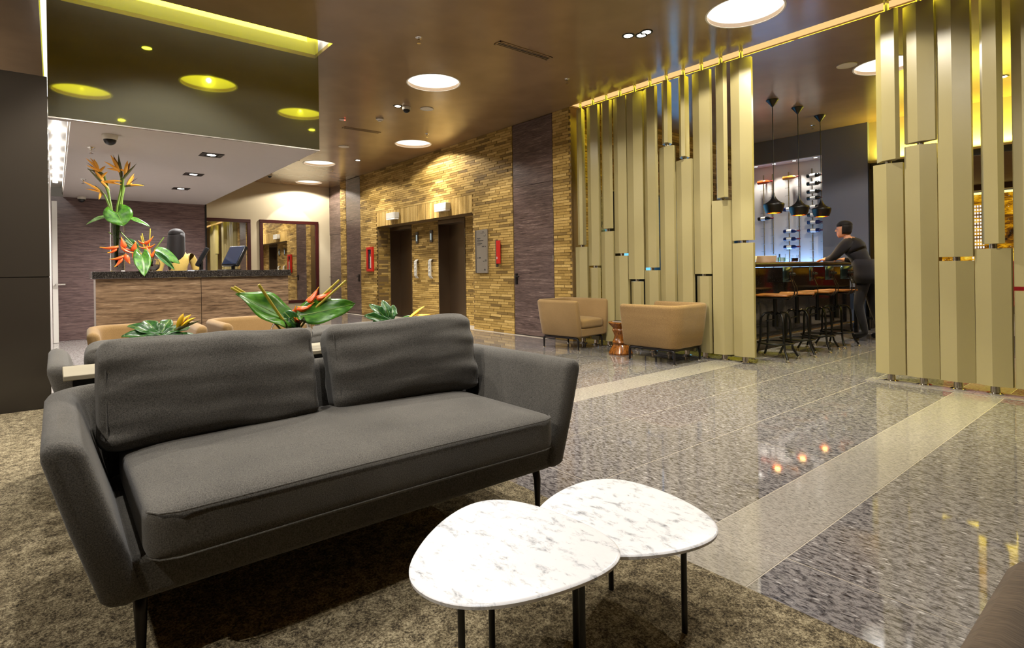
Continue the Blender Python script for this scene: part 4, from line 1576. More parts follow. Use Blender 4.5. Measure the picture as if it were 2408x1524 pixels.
# red dining chairs seen beyond the near screen
for i, (x_, y_, a_) in enumerate(((-1.95, 9.4, 100), (-1.75, 11.6, 70), (-2.25, 12.6, 80))):
    t = empty('dining_chair', (x_, y_, 0), R(a_), ('red upholstered chair glimpsed low between the near blades', 'red upholstered chair beyond the bulkhead', 'red upholstered chair deepest in the dining room')[i], 'chair', 'red dining chairs')
    pillow(.46, .46, .09, .035, .01, 8).build('seat', M['red_fabric'], t, smooth=70, loc=(0, 0, .45))
    o = pillow(.07, .46, .62, .03, 0, 8, crown_side=.012).build('backrest', M['red_fabric'], t, smooth=70, loc=(-.22, 0, .80))
    o.rotation_euler = (0, R(-8), 0)
    for sx in (-1, 1):
        for sy in (-1, 1):
            MB().tube([(sx * .18, sy * .18, .41), (sx * .20, sy * .20, 0)], [.02, .013]).build('leg', M['black_satin'], t)

# ================================================================== CEILING FITTINGS
def downlight(x, y, z, label, r=.045, group='recessed lounge downlights', power=0, tgt=None):
    t = empty('downlight', (x, y, z), 0, label, 'downlight', group)
    MB().lathe([(r, -.001), (r + .02, -.001), (r + .018, -.008), (r, -.006)], n=20).build('bezel', M['black_metal'], t, smooth=40)
    MB().lathe([(.001, -.005), (r, -.005), (r, -.001), (.001, -.001)], n=20, cap=True).build('lens', M['lamp_glow'], t)
    if power:
        spot('downlight_lamp', (x, y, z - .03), power, tgt, 75, .4, WARM)


downlight(-3.700, 4.64, H, 'bright spot lamp of the ceiling trio, first')
downlight(-3.610, 4.74, H, 'bright spot lamp of the ceiling trio, second')
downlight(-3.530, 4.72, H, 'bright spot lamp of the ceiling trio, third', power=100, tgt=(-3.6, 5.0, 0))
downlight(-7.345, 3.908, H, 'bright downlight beside the dome camera', power=110)
downlight(-11.427, 5.099, H, 'bright downlight before the far brick wall', power=110)
downlight(-1.551, 9.563, H, 'bright downlight seen between the near blades', power=90)
downlight(-1.55, 12.55, 2.76, 'downlight in the low dining ceiling', .05)


downlight(-1.47, .83, H, 'bright downlight right above the marble tables')
downlight(-4.974, .784, H, 'bright downlight above the golden tan armchairs')
downlight(-2.579, 3.391, H, 'bright downlight over the granite aisle')
downlight(-1.25, -1.75, H, 'downlight over the carpet beside the dark wall')
downlight(-.35, 3.5, H, 'added unseen downlight for the fill on the screens')  # fitting added to go with the fill spot on the screens


def speaker(x, y, label, r=.10):
    t = empty('ceiling_speaker', (x, y, H), 0, label, 'speaker', 'round ceiling speakers')
    MB().lathe([(.001, -.004), (r * .86, -.004), (r * .88, -.008), (r, -.007), (r, -.001), (.001, -.001)], n=28, cap=True).build('grille', M['plastic_white'], t, smooth=40)


speaker(-7.216, 4.318, 'round white ceiling speaker by the dome camera')
speaker(-10.33, 4.33, 'round white ceiling speaker far down the hall')
speaker(-2.641, 7.451, 'round white ceiling speaker over the bar floor', .11)
speaker(-13.0, 3.9, 'small round ceiling speaker beyond the bulkhead', .07)


def dome_camera(x, y, z, label, s=1.0):
    t = empty('dome_camera', (x, y, z), 0, label, 'security camera', 'dome security cameras')
    MB().lathe([(.001, -.001), (.06 * s, -.001), (.062 * s, -.02 * s), (.056 * s, -.045 * s), (.001, -.045 * s)], n=20).build('housing', M['plastic_white'], t, smooth=40)
    MB().lathe([(.05 * s, -.044 * s)] + [(.05 * s * math.cos(R(a)), -.044 * s - .05 * s * math.sin(R(a))) for a in range(10, 90, 10)] + [(.001, -.094 * s)], n=20).build('dome', M['plastic_black'], t, smooth=60)


dome_camera(-7.31, 4.03, H, 'white dome camera under the bronze ceiling')
dome_camera(-6.448, .415, 2.408, 'white dome camera at the front of the white soffit', 1.05)
dome_camera(-11.75, .36, 2.408, 'white dome camera by the reception wood wall')
dome_camera(-14.3, 4.1, H, 'dark dome camera over the far passage', .9)


def sprinkler(x, y, z, label):
    t = empty('sprinkler', (x, y, z), 0, label, 'sprinkler', 'ceiling sprinklers')
    MB().lathe([(.001, -.001), (.038, -.001), (.03, -.008), (.012, -.012), (.010, -.03), (.001, -.03)], n=16).build('escutcheon', M['chrome'], t, smooth=40)
    MB().tube([(-.012, 0, -.028), (-.012, 0, -.05), (0, 0, -.056), (.012, 0, -.05), (.012, 0, -.028)], .003, 6).build('yoke', M['chrome'], t)
    MB().lathe([(.001, -.056), (.02, -.058), (.02, -.060), (.001, -.060)], n=12).build('deflector', M['chrome'], t)


sprinkler(-5.06, 2.946, H, 'ceiling sprinkler nearest the green glass bulkhead')
sprinkler(-5.03, 5.077, H, 'ceiling sprinkler near the first screen column')
sprinkler(-8.54, 5.109, H, 'ceiling sprinkler between the light well and bricks')
sprinkler(-12.84, 5.093, H, 'ceiling sprinkler far down the hall')
sprinkler(-4.15, 10.16, H, 'ceiling sprinkler by the bar rear wall')
sprinkler(-7.19, .302, 2.408, 'sprinkler in the white soffit near the flowers')
sprinkler(-9.61, .311, 2.408, 'sprinkler in the white soffit farther back')


def vent(x0, y0, x1, y1, label, w=.11):
    v = Vector((x1 - x0, y1 - y0))
    t = empty('linear_vent', (x0, y0, H), math.atan2(v.y, v.x), label, 'vent', 'linear ceiling vents')
    L = v.length
    g = MB().box(0, L, -w / 2, -w / 2 + .018, -.008, -.001).box(0, L, w / 2 - .018, w / 2, -.008, -.001)
    g.box(0, .018, -w / 2, w / 2, -.008, -.001).box(L - .018, L, -w / 2, w / 2, -.008, -.001)
    g.build('frame', M['ceiling_bronze'], t)
    bx('throat', M['dark_joint'], .018, L - .018, -w / 2 + .018, w / 2 - .018, -.003, -.001, t)
    for k in (-.018, .018):
        bx('slat', M['ceiling_bronze'], .018, L - .018, k - .005, k + .005, -.007, -.003, t)


vent(-4.66, 3.66, -4.66, 4.42, 'slotted linear vent in the bronze ceiling over the aisle')
vent(-8.96, 3.75, -8.96, 4.41, 'slotted linear vent behind the ceiling detectors')
vent(-12.2, 3.55, -12.2, 4.1, 'slotted linear vent by the bulkhead corner')
t = empty('smoke_detector', (-8.12, 4.0, H), 0, 'white stepped smoke detector under the bronze ceiling', 'detector')
MB().lathe([(.001, -.001), (.06, -.001), (.06, -.018), (.045, -.028), (.03, -.03), (.026, -.045), (.001, -.047)], n=20).build('housing', M['plastic_white'], t, smooth=30)
t = empty('motion_sensor', (-8.5, 3.544, H), 0, 'small ceiling sensor with a glowing red light', 'sensor')
MB().lathe([(.001, -.001), (.05, -.001), (.048, -.012), (.001, -.014)], n=20).build('housing', M['plastic_white'], t, smooth=30)
MB().lathe([(.001, -.026), (.009, -.02), (.01, -.012), (.001, -.010)], (.03, .03, 0), 10).build('led', M['led_red'], t)


# ================================================================== FLOWERS
def leaf(name, base, tip, width, mat, parent=None, normal=(1, 0, .3), fold=.18, droop=.12, heart=0.0, wave=.02, n=14, p=.75):
    base, tip = Vector(base), Vector(tip)
    d = tip - base
    L = d.length
    d.normalize()
    nrm = Vector(normal)
    nrm = (nrm - d * nrm.dot(d)).normalized()
    side = d.cross(nrm).normalized()

    def fn(u, v):
        s = 2 * v - 1
        w_ = width / 2 * (math.sin(math.pi * min(1, max(0, (u * .97 + .03))) ** p)) ** .8
        back = -heart * L * (abs(s) ** 1.4) * max(0, 1 - u * 2.2) * .55
        along = u * L + back
        lift = fold * abs(s) * w_ - droop * L * (u ** 2) + wave * width * math.sin(u * 11 + 2 * s) * abs(s)
        return base + d * along + side * (s * w_) + nrm * (lift + droop * L * u * .6)
    o = MB().grid(fn, n, 8).build(name, M[mat], parent, smooth=80, solid=.0018)
    pts = [fn(i / 10, .5) + nrm * .0016 for i in range(11)]
    MB().tube(pts, [.0024 * (1 - .07 * i) for i in range(11)], 5).build('midrib', M['vein_pale'], o)
    return o


def spike(mb, a, b, r, flat=.45, bend=(0, 0, 0), n=6):
    a, b = Vector(a), Vector(b)
    bd = Vector(bend)
    pts = [a.lerp(b, u) + bd * math.sin(math.pi * u) for u in (0, .18, .4, .62, .82, 1.0)]
    mb.tube(pts, [r * .45, r * .9, r, r * .85, r * .5, r * .05], n, flat=flat)


def bird(loc_fn, joint, beak, petals, stem, label, group, petal_mat='petal_orange', s=1.4):
    j = Vector(loc_fn(*joint))
    t = empty('bird_of_paradise', tuple(j), 0, label, 'flower', group)
    L = lambda q: Vector(loc_fn(*q)) - j
    if stem:
        MB().tube([L(q) for q in stem], [.0075 * s] * len(stem), 8).build('stem', M['stem_green'], t, smooth=60)
    b_ = MB()
    bk = L(beak)
    b_.tube([(0, 0, -.01), bk * .15, bk * .45, bk * .75, bk], [.008 * s, .013 * s, .011 * s, .006 * s, .0008], 8, flat=.75)
    b_.build('bract', M['bract_green'], t, smooth=60)
    for i, q in enumerate(petals):
        g = MB()
        e = L(q)
        off = Vector((.012 * (-1) ** i, 0, 0))
        spike(g, bk * (.10 + .05 * i), e + off, .0125 * s, .7, (0.006 * (-1) ** i, 0, .006))
        g.build('petal', M[petal_mat], t, smooth=60)
    g = MB()
    if petals:
        e = L(petals[0]).lerp(bk, .35)
        spike(g, bk * .12, e, .005 * s, .5)
        g.build('tongue', M['petal_violet'], t, smooth=60)
    return t


def helico(loc_fn, stem, bracts, label, group, s=1.0):
    b0 = Vector(loc_fn(*stem[0]))
    t = empty('heliconia', tuple(b0), 0, label, 'flower', group)
    MB().tube([Vector(loc_fn(*q)) - b0 for q in stem], .006 * s, 8).build('stem', M['bract_red'], t, smooth=60)
    for a, b, r in bracts:
        A, B = Vector(loc_fn(*a)) - b0, Vector(loc_fn(*b)) - b0
        r = r * 1.4
        g = MB()
        pts = [A.lerp(B, u) + Vector((.006, 0, -.012 * s * math.sin(math.pi * u))) for u in (0, .12, .3, .55, .8, .94, 1.0)]
        g.tube(pts, [r * .35, r * .85, r, r * .72, r * .34, r * .12, .0006], 8, flat=.6)
        o = g.build('bract', M['bract_red'], t, smooth=60)
        g2 = MB().tube([p_ + Vector((.006, 0, r * .5 * (1 - k / 7))) for k, p_ in enumerate(pts)], [.0022] * 6 + [.0006], 5)
        g2.build('bract_edge', M['petal_yellow'], o)
    return t


def cane(loc_fn, pts, label, group, mat='stem_yellow', r=.006):
    b0 = Vector(loc_fn(*pts[0]))
    t = MB().tube([Vector(loc_fn(*q)) - b0 for q in pts], r, 8).build('cut_stem', M[mat], None, smooth=60, loc=tuple(b0))
    tag(t, label, 'stem', group)
    return t


# ---- desk arrangement (local sketch units to metres, plane of the desk top)
def f1(a, b, dx=0.0):
    return (-7.33 + dx, .53 + (a - 476) / 1262.0, 1.125 + (1350 - b) / 1037.0)


VY = .53
t = empty('tall_vase', (-7.33, VY - .006, 1.125), 0, 'tall clear cylinder vase on the desk holding long stems', 'vase')
MB().lathe([(.001, 0), (.064, 0), (.064, .565), (.060, .565), (.060, .012), (.001, .012)], n=28).build('glass_wall', M['glass_clear'], t, smooth=40)
MB().lathe([(.001, .013), (.0595, .013), (.0595, .20), (.001, .20)], n=28).build('water', M['water'], t, smooth=40)
G1 = 'bird of paradise flowers in the tall vase'
vb = (455, 1300)
bird(f1, (525, 290), (490, 38, .02), [(405, 55), (440, 62), (335, 140, .03), (360, 210, .02), (560, 230)], [(525, 290), (520, 420), (470, 640), (450, 900), vb],
     'orange bird of paradise with the tallest upright beak in the tall vase', G1)
bird(f1, (545, 300, .02), (695, 130, .03), [(595, 102), (630, 110), (566, 180)], [(545, 300, .02), (530, 480), (490, 660), (470, 900), vb],
     'orange bird of paradise leaning right above the heart leaf', G1)
bird(f1, (560, 385, -.01), (790, 362, .02), [(670, 240), (675, 266), (780, 378, .02), (640, 330)], [(560, 385, -.01), (530, 520), (510, 700), (480, 900), vb],
     'orange bird of paradise with a level beak at the right', G1)
bird(f1, (345, 405, .03), (150, 225, .05), [(230, 240), (285, 250), (530, 345, .05), (522, 382, .04), (395, 455, .03), (375, 240)], [(345, 405, .03), (375, 480), (405, 620), (430, 900), vb],
     'orange bird of paradise in the middle of the left cluster', G1)
bird(f1, (325, 268, .0), (150, 232, .0), [(140, 118), (188, 105), (145, 198, .02), (350, 180), (225, 120)], [(325, 268, 0), (370, 400), (400, 620), (430, 900), vb],
     'orange bird of paradise topmost in the left cluster', G1)
bird(f1, (330, 495, .02), (225, 405, .03), [(105, 370), (135, 447), (170, 400), (272, 562, .03)], [(330, 495, .02), (370, 580), (415, 700), (440, 900), vb],
     'orange bird of paradise lowest in the left cluster', G1)
G2 = 'broad leaves at the rim of the tall vase'


def leafobj(nm, fn_, a, b, width, mat, label, group, **kw):
    o = leaf(nm, fn_(*a), fn_(*b), width, mat, None, **kw)
    tag(o, label, 'leaf', group)
    return o


leafobj('heart_leaf', f1, (462, 700, .07), (532, 845, .10), .265, 'leaf_green', 'glossy heart shaped leaf at the mouth of the tall vase', G2, heart=1.0, normal=(1, 0, .5), p=.62)
leafobj('folded_leaf', f1, (390, 745, .05), (128, 832, .06), .085, 'leaf_bright', 'pale folded leaf reaching left from the tall vase', G2, fold=.5, normal=(.4, 0, 1))
leafobj('side_leaf', f1, (590, 745, .04), (848, 832, .03), .085, 'leaf_green', 'narrow leaf reaching right from the tall vase', G2, normal=(.7, 0, 1))

t = empty('bowl_vase', (-7.26, .836, 1.125), 0, 'small round glass vase on the desk holding orange flowers', 'vase')
MB().lathe([(.001, .002), (.03, .002)] + [(.072 * math.cos(R(a)), .072 + .072 * math.sin(R(a))) for a in range(-60, 61, 15)] + [(.034, .133)] +
           [(.069 * math.cos(R(a)), .072 + .069 * math.sin(R(a))) for a in range(60, -61, -15)] + [(.001, .008)], n=24).build('glass_wall', M['glass_clear'], t, smooth=50)
MB().lathe([(.001, .009)] + [(.067 * math.cos(R(a)), .072 + .067 * math.sin(R(a))) for a in range(-60, 1, 12)] + [(.001, .072)], n=24).build('water', M['water'], t, smooth=50)
G3 = 'orange heliconias on the desk'
helico(f1, [(850, 1290, .07), (720, 1150, .09), (560, 1100, .10), (520, 1080, .10)],
       [((470, 1080, .11), (262, 1088, .13), .022), ((450, 1100, .11), (345, 1148, .14), .017), ((540, 1090, .10), (500, 968, .11), .022),
        ((630, 1120, .11), (665, 1008, .12), .020), ((500, 1090, .11), (640, 1150, .13), .018), ((530, 1180, .12), (362, 1218, .15), .020),
        ((510, 1200, .12), (415, 1305, .15), .019), ((545, 1160, .12), (592, 1270, .15), .019), ((640, 1140, .12), (655, 1240, .15), .016)],
       'orange heliconia spread to the left in front of the tall vase', G3)
helico(f1, [(860, 1290, .05), (820, 1100, .05), (780, 1010, .05)],
       [((775, 1040, .05), (876, 948, .06), .020), ((800, 1080, .05), (892, 1040, .07), .017), ((830, 1200, .08), (888, 1098, .09), .022),
        ((770, 1030, .05), (693, 1000, .05), .016), ((790, 1080, .05), (702, 1068, .06), .015), ((790, 1080, .06), (835, 1180, .09), .015)],
       'orange heliconia standing upright above the round vase', G3)
leafobj('oval_leaf', f1, (893, 1085, .06), (1190, 1262, .10), .125, 'leaf_green', 'large dark oval leaf reaching right over the desk', G2, normal=(1, 0, .6), fold=.1)
leafobj('oval_leaf', f1, (885, 1130, .08), (1115, 1335, .14), .075, 'leaf_dark', 'narrow folded leaf below the large oval leaf on the desk', G2, normal=(1, 0, .4), fold=.6)
leafobj('hanging_leaf', f1, (715, 1165, .20), (731, 1405, .315), .16, 'leaf_green', 'broad bright leaf hanging over the desk edge', G2, heart=.5, normal=(1, 0, .25), p=.6, droop=.05)
leafobj('rear_leaf', f1, (700, 1120, .0), (560, 960, -.02), .10, 'leaf_dark', 'dark leaf behind the orange flowers on the desk', G2)
G4 = 'bare cut stems in the desk flowers'
for i, (pa, pb) in enumerate((((728, 948, .06), (765, 1095, .07)), ((745, 920, .04), (775, 1070, .05)), ((848, 860, .0), (832, 1060, .02)),
                              ((1003, 960, .05), (898, 1090, .07)), ((372, 915, .03), (690, 1095, .05)), ((482, 892, .05), (720, 1135, .06)))):
    lb = ['yellow cut stem rising nearest over the orange flowers', 'thin pale cut stem just behind the nearest one', 'tall straight cut stem behind the orange flowers',
          'slanting stem of the large oval leaf', 'long slanting stem crossing the tall vase', 'slanting stem meeting the rear leaf'][i]
    cane(f1, [pa, pb, (850, 1280, .06)], lb, G4, 'stem_yellow' if i < 3 else 'stem_green', .0055)


# ---- shelf arrangement with the two large leaves
def f2(a, b, dx=0.0):
    px = 520 + a / 7.525
    py = 640 + b / 7.525
    return (-2.955 + dx, .671 + (px - 545) / 461.0, 1.018 - (py - 680) / 429.0 - .00009 * (px - 545))


ZS = .692
t = empty('glass_bowl', (-2.955, .945, ZS), 0, 'round clear glass bowl on the shelf with large leaves', 'vase')
rb = .104
MB().lathe([(.001, .002), (.05, .002)] + [(rb * math.cos(R(a)), .088 + rb * .92 * math.sin(R(a))) for a in range(-55, 51, 12)] + [(.066, .165)] +
           [((rb - .004) * math.cos(R(a)), .088 + (rb - .004) * .92 * math.sin(R(a))) for a in range(50, -56, -12)] + [(.001, .010)], n=32).build('glass_wall', M['glass_clear'], t, smooth=50)
MB().lathe([(.001, .011)] + [((rb - .006) * math.cos(R(a)), .088 + (rb - .006) * .92 * math.sin(R(a))) for a in range(-55, -6, 10)] + [(.001, .080)], n=32).build('water', M['water'], t, smooth=50)
G5 = 'large leaves in the round glass bowl'
leafobj('paddle_leaf', f2, (1170, 900, .02), (195, 395, .04), .19, 'leaf_green', 'large dark leaf sweeping left out of the glass bowl', G5, normal=(.75, .2, .65), fold=.25, droop=.02, p=.8, wave=.05)
leafobj('paddle_leaf', f2, (1180, 780, .03), (2260, 575, .05), .155, 'leaf_green', 'large bright leaf sweeping right out of the glass bowl', G5, normal=(.8, -.1, .6), fold=.2, droop=-.03, p=.75, wave=.06)
leafobj('paddle_leaf', f2, (1000, 700, .01), (1230, 980, .05), .075, 'leaf_dark', 'small dark leaf curling down into the glass bowl', G5, normal=(1, 0, .1))
G6 = 'cut stems in the glass bowl'
cane(f2, [(1160, 1090, .03), (860, 720, .05), (535, 250, .06)], 'long brown green stem crossing the large dark leaf', G6, 'stem_yellow', .0075)
cane(f2, [(1000, 1050, .0), (600, 560, -.02), (172, 308, -.03)], 'yellow cut stem showing behind the dark leaf tip', G6, 'stem_yellow', .006)
cane(f2, [(1010, 1050, -.01), (640, 540, -.03), (230, 290, -.04)], 'second yellow cut stem behind the dark leaf', G6, 'stem_yellow', .006)
cane(f2, [(1150, 1080, .0), (1500, 600, .0), (2030, 155, .0)], 'upper yellow cut stem pointing right from the bowl', G6, 'stem_yellow', .0065)
cane(f2, [(1180, 1080, .01), (1560, 620, .02), (2130, 165, .02)], 'lower yellow cut stem pointing right from the bowl', G6, 'stem_yellow', .0065)
helico(f2, [(1190, 1060, 0), (1260, 840, .0), (1200, 690, .0), (1450, 560, -.01), (1700, 420, -.01)],
       [((1180, 690, .0), (1190, 600, .01), .012), ((1230, 660, .0), (1530, 545, .01), .021), ((1410, 560, -.01), (1640, 280, -.01), .021), ((1560, 490, -.01), (1900, 320, -.01), .021),
        ((1240, 830, .03), (1110, 778, .05), .013)],
       'orange heliconia lying behind the bright leaf in the bowl', 'heliconia in the bowl')


def lobed(name, c, nrm, up, rad, tips, mat, label, group):
    """palmate leaf; tips: list of (angle deg, length factor)"""
    c = Vector(c)
    n_ = Vector(nrm).normalized()
    u_ = Vector(up)
    u_ = (u_ - n_ * u_.dot(n_)).normalized()
    s_ = u_.cross(n_)
    t = empty(name, tuple(c), 0, label, 'leaf', group)
    for i, (ang, ln) in enumerate(tips):
        a = R(ang)
        d = (s_ * math.sin(a) + u_ * math.cos(a))
        tip = d * rad * ln + n_ * rad * .05 * math.sin(i * 2.3)
        w_ = rad * .37
        sd = d.cross(n_).normalized()

        def fn(u, v, d=d, tip=tip, sd=sd, i=i):
            s = 2 * v - 1
            w2 = w_ / 2 * ((.38 + .62 * math.sin(math.pi * min(1, u * .93 + .03) ** 1.35)) if u < .72 else math.sin(math.pi * min(1, u * .93 + .03) ** 1.35) * 1.0 + .0)
            w2 *= 1 + .12 * math.sin(u * 17 + s * 2 + i)
            w2 = max(w2, .0008)
            return tip * u + sd * s * w2 + n_ * (abs(s) * w2 * .35 - rad * .10 * u * u + .004 * math.sin(u * 9 + i))
        o = MB().grid(fn, 10, 6).build('lobe', M[mat], t, smooth=80, solid=.0016)
        MB().tube([fn(k / 6, .5) + n_ * .0012 for k in range(7)], .0013, 5).build('midrib', M['vein_pale'], o)
    return t


def square_vase(loc, w, h, label):
    t = empty('square_vase', loc, R(4), label, 'vase', 'square glass vases on the shelf')
    g = MB()
    k = w / 2
    th = .006
    g.box(-k, k, -k, k, 0, .012)
    g.box(-k, k, -k, -k + th, .012, h).box(-k, k, k - th, k, .012, h).box(-k, -k + th, -k + th, k - th, .012, h).box(k - th, k, -k + th, k - th, .012, h)
    g.build('glass_wall', M['glass_clear'], t)
    bx('water', M['water'], -k + th + .001, k - th - .001, -k + th + .001, k - th - .001, .0125, h * .55, t)
    return t


def f3(a, b, dx=0.0):
    px, py = 290 + a / 12.04, 730 + b / 12.04
    return (-2.955 + dx, .322 + (px - 350) / 598.0, .800 - (py - 800) / 429.0 - .00016 * (px - 350))


def f4(a, b, dx=0.0):
    px, py = 830 + a / 12.67, 700 + b / 12.67
    return (-2.955 + dx, 1.464 + (px - 895) / 362.0, .765 - (py - 770) / 429.0 - .0002 * (px - 895))


square_vase((-2.955, .383, ZS), .118, .125, 'square glass vase on the shelf nearest the dark wall')
lobed('fatsia_leaf', f3(1000, 760, .03), (.55, 0, .85), (-.7, 0, .5), .15, [(-78, .95), (-48, 1.0), (-16, 1.05), (22, .95), (62, .95), (98, 1.15), (-112, .75), (150, .5), (-150, .5)],
      'leaf_dark', 'deeply lobed dark green leaf in the square vase nearest the dark wall', 'lobed leaves in square vases')
cane(f3, [(1000, 760, .03), (1050, 1000, .01), (960, 1200, .0)], 'thick green leaf stalk in the square vase nearest the dark wall', 'leaf stalks', 'stem_green', .006)
bird(f3, (1450, 620, .0), (2180, 385, .02), [(1685, 232), (1925, 255, .01), (2040, 325), (1900, 400, .02)], [(1450, 620, 0), (1200, 850, .0), (1000, 1150, .0)],
     'yellow bird of paradise in the square vase nearest the dark wall', 'yellow flowers in square vases', 'petal_yellow', 1.0)
square_vase((-2.955, 1.555, ZS), .125, .115, 'square glass vase on the shelf toward the lifts')
lobed('fatsia_leaf', f4(950, 715, .03), (.85, -.1, .45), (0, 0, 1), .145, [(-100, .95), (-70, 1.05), (-38, 1.1), (-8, 1.0), (20, .8), (-128, 1.0), (-158, .95), (178, .8)],
      'leaf_dark', 'deeply lobed glossy leaf in the square vase toward the lifts', 'lobed leaves in square vases')
leafobj('ruffled_leaf', f4, (1170, 700, .02), (2220, 585, .03), .055, 'leaf_green', 'ruffled leaf under the yellow flower toward the lifts', 'lobed leaves in square vases', normal=(.7, 0, .7), wave=.09)
cane(f4, [(950, 715, .03), (1040, 860, .02), (1150, 980, .0)], 'curved leaf stalk in the square vase toward the lifts', 'leaf stalks', 'stem_green', .005)
bird(f4, (1450, 640, .02), (1830, 520, .03), [(2030, 195), (2225, 480, .02), (2170, 545, .03), (1740, 615, .04)], [(1450, 640, .02), (1280, 820, .0), (1120, 980, .0)],
     'yellow bird of paradise in the square vase toward the lifts', 'yellow flowers in square vases', 'petal_yellow', 1.0)


# ================================================================== PEOPLE
def skin_body(name, joints, edges, mats, parent, pick, sub=2):
    """one continuous body grown round a posed skeleton"""
    names = list(joints)
    me = bpy.data.meshes.new(name + '_skeleton')
    me.from_pydata([joints[k][0] for k in names], [(names.index(a), names.index(b)) for a, b in edges], [])
    o = bpy.data.objects.new(name + '_skeleton', me)
    COL.objects.link(o)
    md = o.modifiers.new('skin', 'SKIN')
    for i, k in enumerate(names):
        r_ = joints[k][1]
        me.skin_vertices[0].data[i].radius = r_ if isinstance(r_, tuple) else (r_, r_)
        me.skin_vertices[0].data[i].use_root = (k == 'pelvis')
    md.use_smooth_shade = True
    s = o.modifiers.new('sub', 'SUBSURF')
    s.levels = s.render_levels = sub
    dg = bpy.context.evaluated_depsgraph_get()
    res = bpy.data.meshes.new_from_object(o.evaluated_get(dg))
    bpy.data.objects.remove(o)
    bpy.data.meshes.remove(me)
    res.name = name
    res.materials.clear()
    for m_ in mats:
        res.materials.append(m_)
    for p_ in res.polygons:
        p_.material_index = pick(p_.center)
        p_.use_smooth = True
    b = bpy.data.objects.new(name, res)
    COL.objects.link(b)
    b.parent = parent
    return b


def human(root, H_, pose, mats, pick):
    j, e = pose
    return skin_body('body', j, e, mats, root, pick)


def fingers(j, e, hand, wrist, key, spread, curl, up=(0, 0, 1)):
    h, w_ = Vector(hand), Vector(wrist)
    d = (h - w_).normalized()
    s = Vector(spread).normalized()
    c_ = Vector(curl).normalized()
    lens = [.068, .078, .082, .074, .058]
    for k in range(1, 5):
        b = h + d * .045 + s * (.021 * (k - 2.5))
        m_ = b + d * lens[k] * .5 + c_ * .008
        t_ = b + d * lens[k] * .9 + c_ * .032
        j['%sf%da' % (key, k)] = (tuple(b), .009)
        j['%sf%db' % (key, k)] = (tuple(m_), .0085)
        j['%sf%dc' % (key, k)] = (tuple(t_), .0075)
        e += [(key + 'hand', '%sf%da' % (key, k)), ('%sf%da' % (key, k), '%sf%db' % (key, k)), ('%sf%db' % (key, k), '%sf%dc' % (key, k))]
    b = h + s * -.035 + d * .005
    t_ = b + s * -.022 + d * .045
    j[key + 'tha'] = (tuple(b), .0105)
    j[key + 'thb'] = (tuple(t_), .009)
    e += [(key + 'hand', key + 'tha'), (key + 'tha', key + 'thb')]


def head(parent, c, face, hair_mat, long_hair=False, scale=1.0):
    """head with face features, looking along 'face' (unit xy)"""
    f = Vector(face).normalized()
    s = Vector((-f.y, f.x, 0))
    up = Vector((0, 0, 1))
    c = Vector(c)

    def place(p):
        return c + (f * p[0] + s * p[1] + up * p[2]) * scale
    mb = MB()
    prof = [(.018, -.115, .045), (.040, -.105, .022), (.052, -.088, .020), (.060, -.06, .014), (.068, -.03, .006), (.074, 0, 0), (.077, .03, -.004), (.074, .06, -.010), (.062, .085, -.014), (.040, .103, -.014), (.010, .112, -.012)]
    loops = []
    for r_, z_, x_ in prof:
        loops.append([place((x_ + r_ * 1.22 * math.cos(2 * math.pi * k / 20), r_ * math.sin(2 * math.pi * k / 20), z_)) for k in range(20)])
    mb.loft(loops)
    # nose, brow, lips, ears
    mb.loft([[place((x_, y_, z_)) for x_, y_, z_ in l] for l in (
        [(.080, -.006, .022), (.080, .006, .022), (.094, .002, .020), (.094, -.002, .020)],
        [(.080, -.016, -.028), (.080, .016, -.028), (.112, .007, -.024), (.112, -.007, -.024)])])
    for q in (-1, 1):
        mb.loft([[place((x_, q * y_, z_)) for x_, y_, z_ in l] for l in (
            [(-.012, .068, -.03), (.010, .068, -.03), (.006, .075, -.026), (-.012, .077, -.026)],
            [(-.016, .070, .022), (.012, .070, .022), (.010, .080, .024), (-.014, .083, .024)])])
    o = mb.build('head', M['skin'], parent, smooth=70)
    g = MB()
    for q in (-1, 1):
        g.lathe([(.001, .006), (.008, .004), (.010, 0), (.001, -.002)], tuple(place((.078, q * .031, .010))), 10, Matrix.Rotation(R(90), 4, 'Y') @ Matrix.Scale(1, 4))
    g.build('eye', M['ink'], o)
    MB().tube([place((.083, -.022, -.055)), place((.092, 0, -.056)), place((.083, .022, -.055))], .005, 6).build('mouth', M['capsule_red'], o)
    # hair: a cap over the crown, then a curtain round the back and sides
    h = MB()
    loops = []
    for r_, z_, x_ in ((.078, .050, -.010), (.0815, .066, -.012), (.076, .085, -.014), (.058, .108, -.014), (.034, .122, -.013), (.006, .127, -.012)):
        loops.append([place((x_ + r_ * 1.22 * math.cos(2 * math.pi * k / 24), r_ * math.sin(2 * math.pi * k / 24), z_)) for k in range(24)])
    h.loft(loops)
    bk = []
    ends = ((.078, .066, -.012), (.080, .03, -.010), (.079, 0, -.008), (.074, -.035, -.006), (.066, -.065, -.002)) if not long_hair else \
        ((.082, .07, -.012), (.086, .02, -.018), (.088, -.05, -.024), (.092, -.14, -.030), (.094, -.22, -.038), (.084, -.30, -.048), (.062, -.37, -.058), (.035, -.42, -.066))
    a0 = 78 if not long_hair else 58
    for r_, z_, x_ in ends:
        bk.append([place((x_ + r_ * (1.24 if not long_hair else 1.05) * math.cos(R(a0 + (360 - 2 * a0) * k / 20)), r_ * 1.03 * math.sin(R(a0 + (360 - 2 * a0) * k / 20)), z_)) for k in range(21)])
    h.loft(bk, closed=False, cap=False)
    ho = h.build('hair', M[hair_mat], parent, smooth=80, solid=.012)
    return o


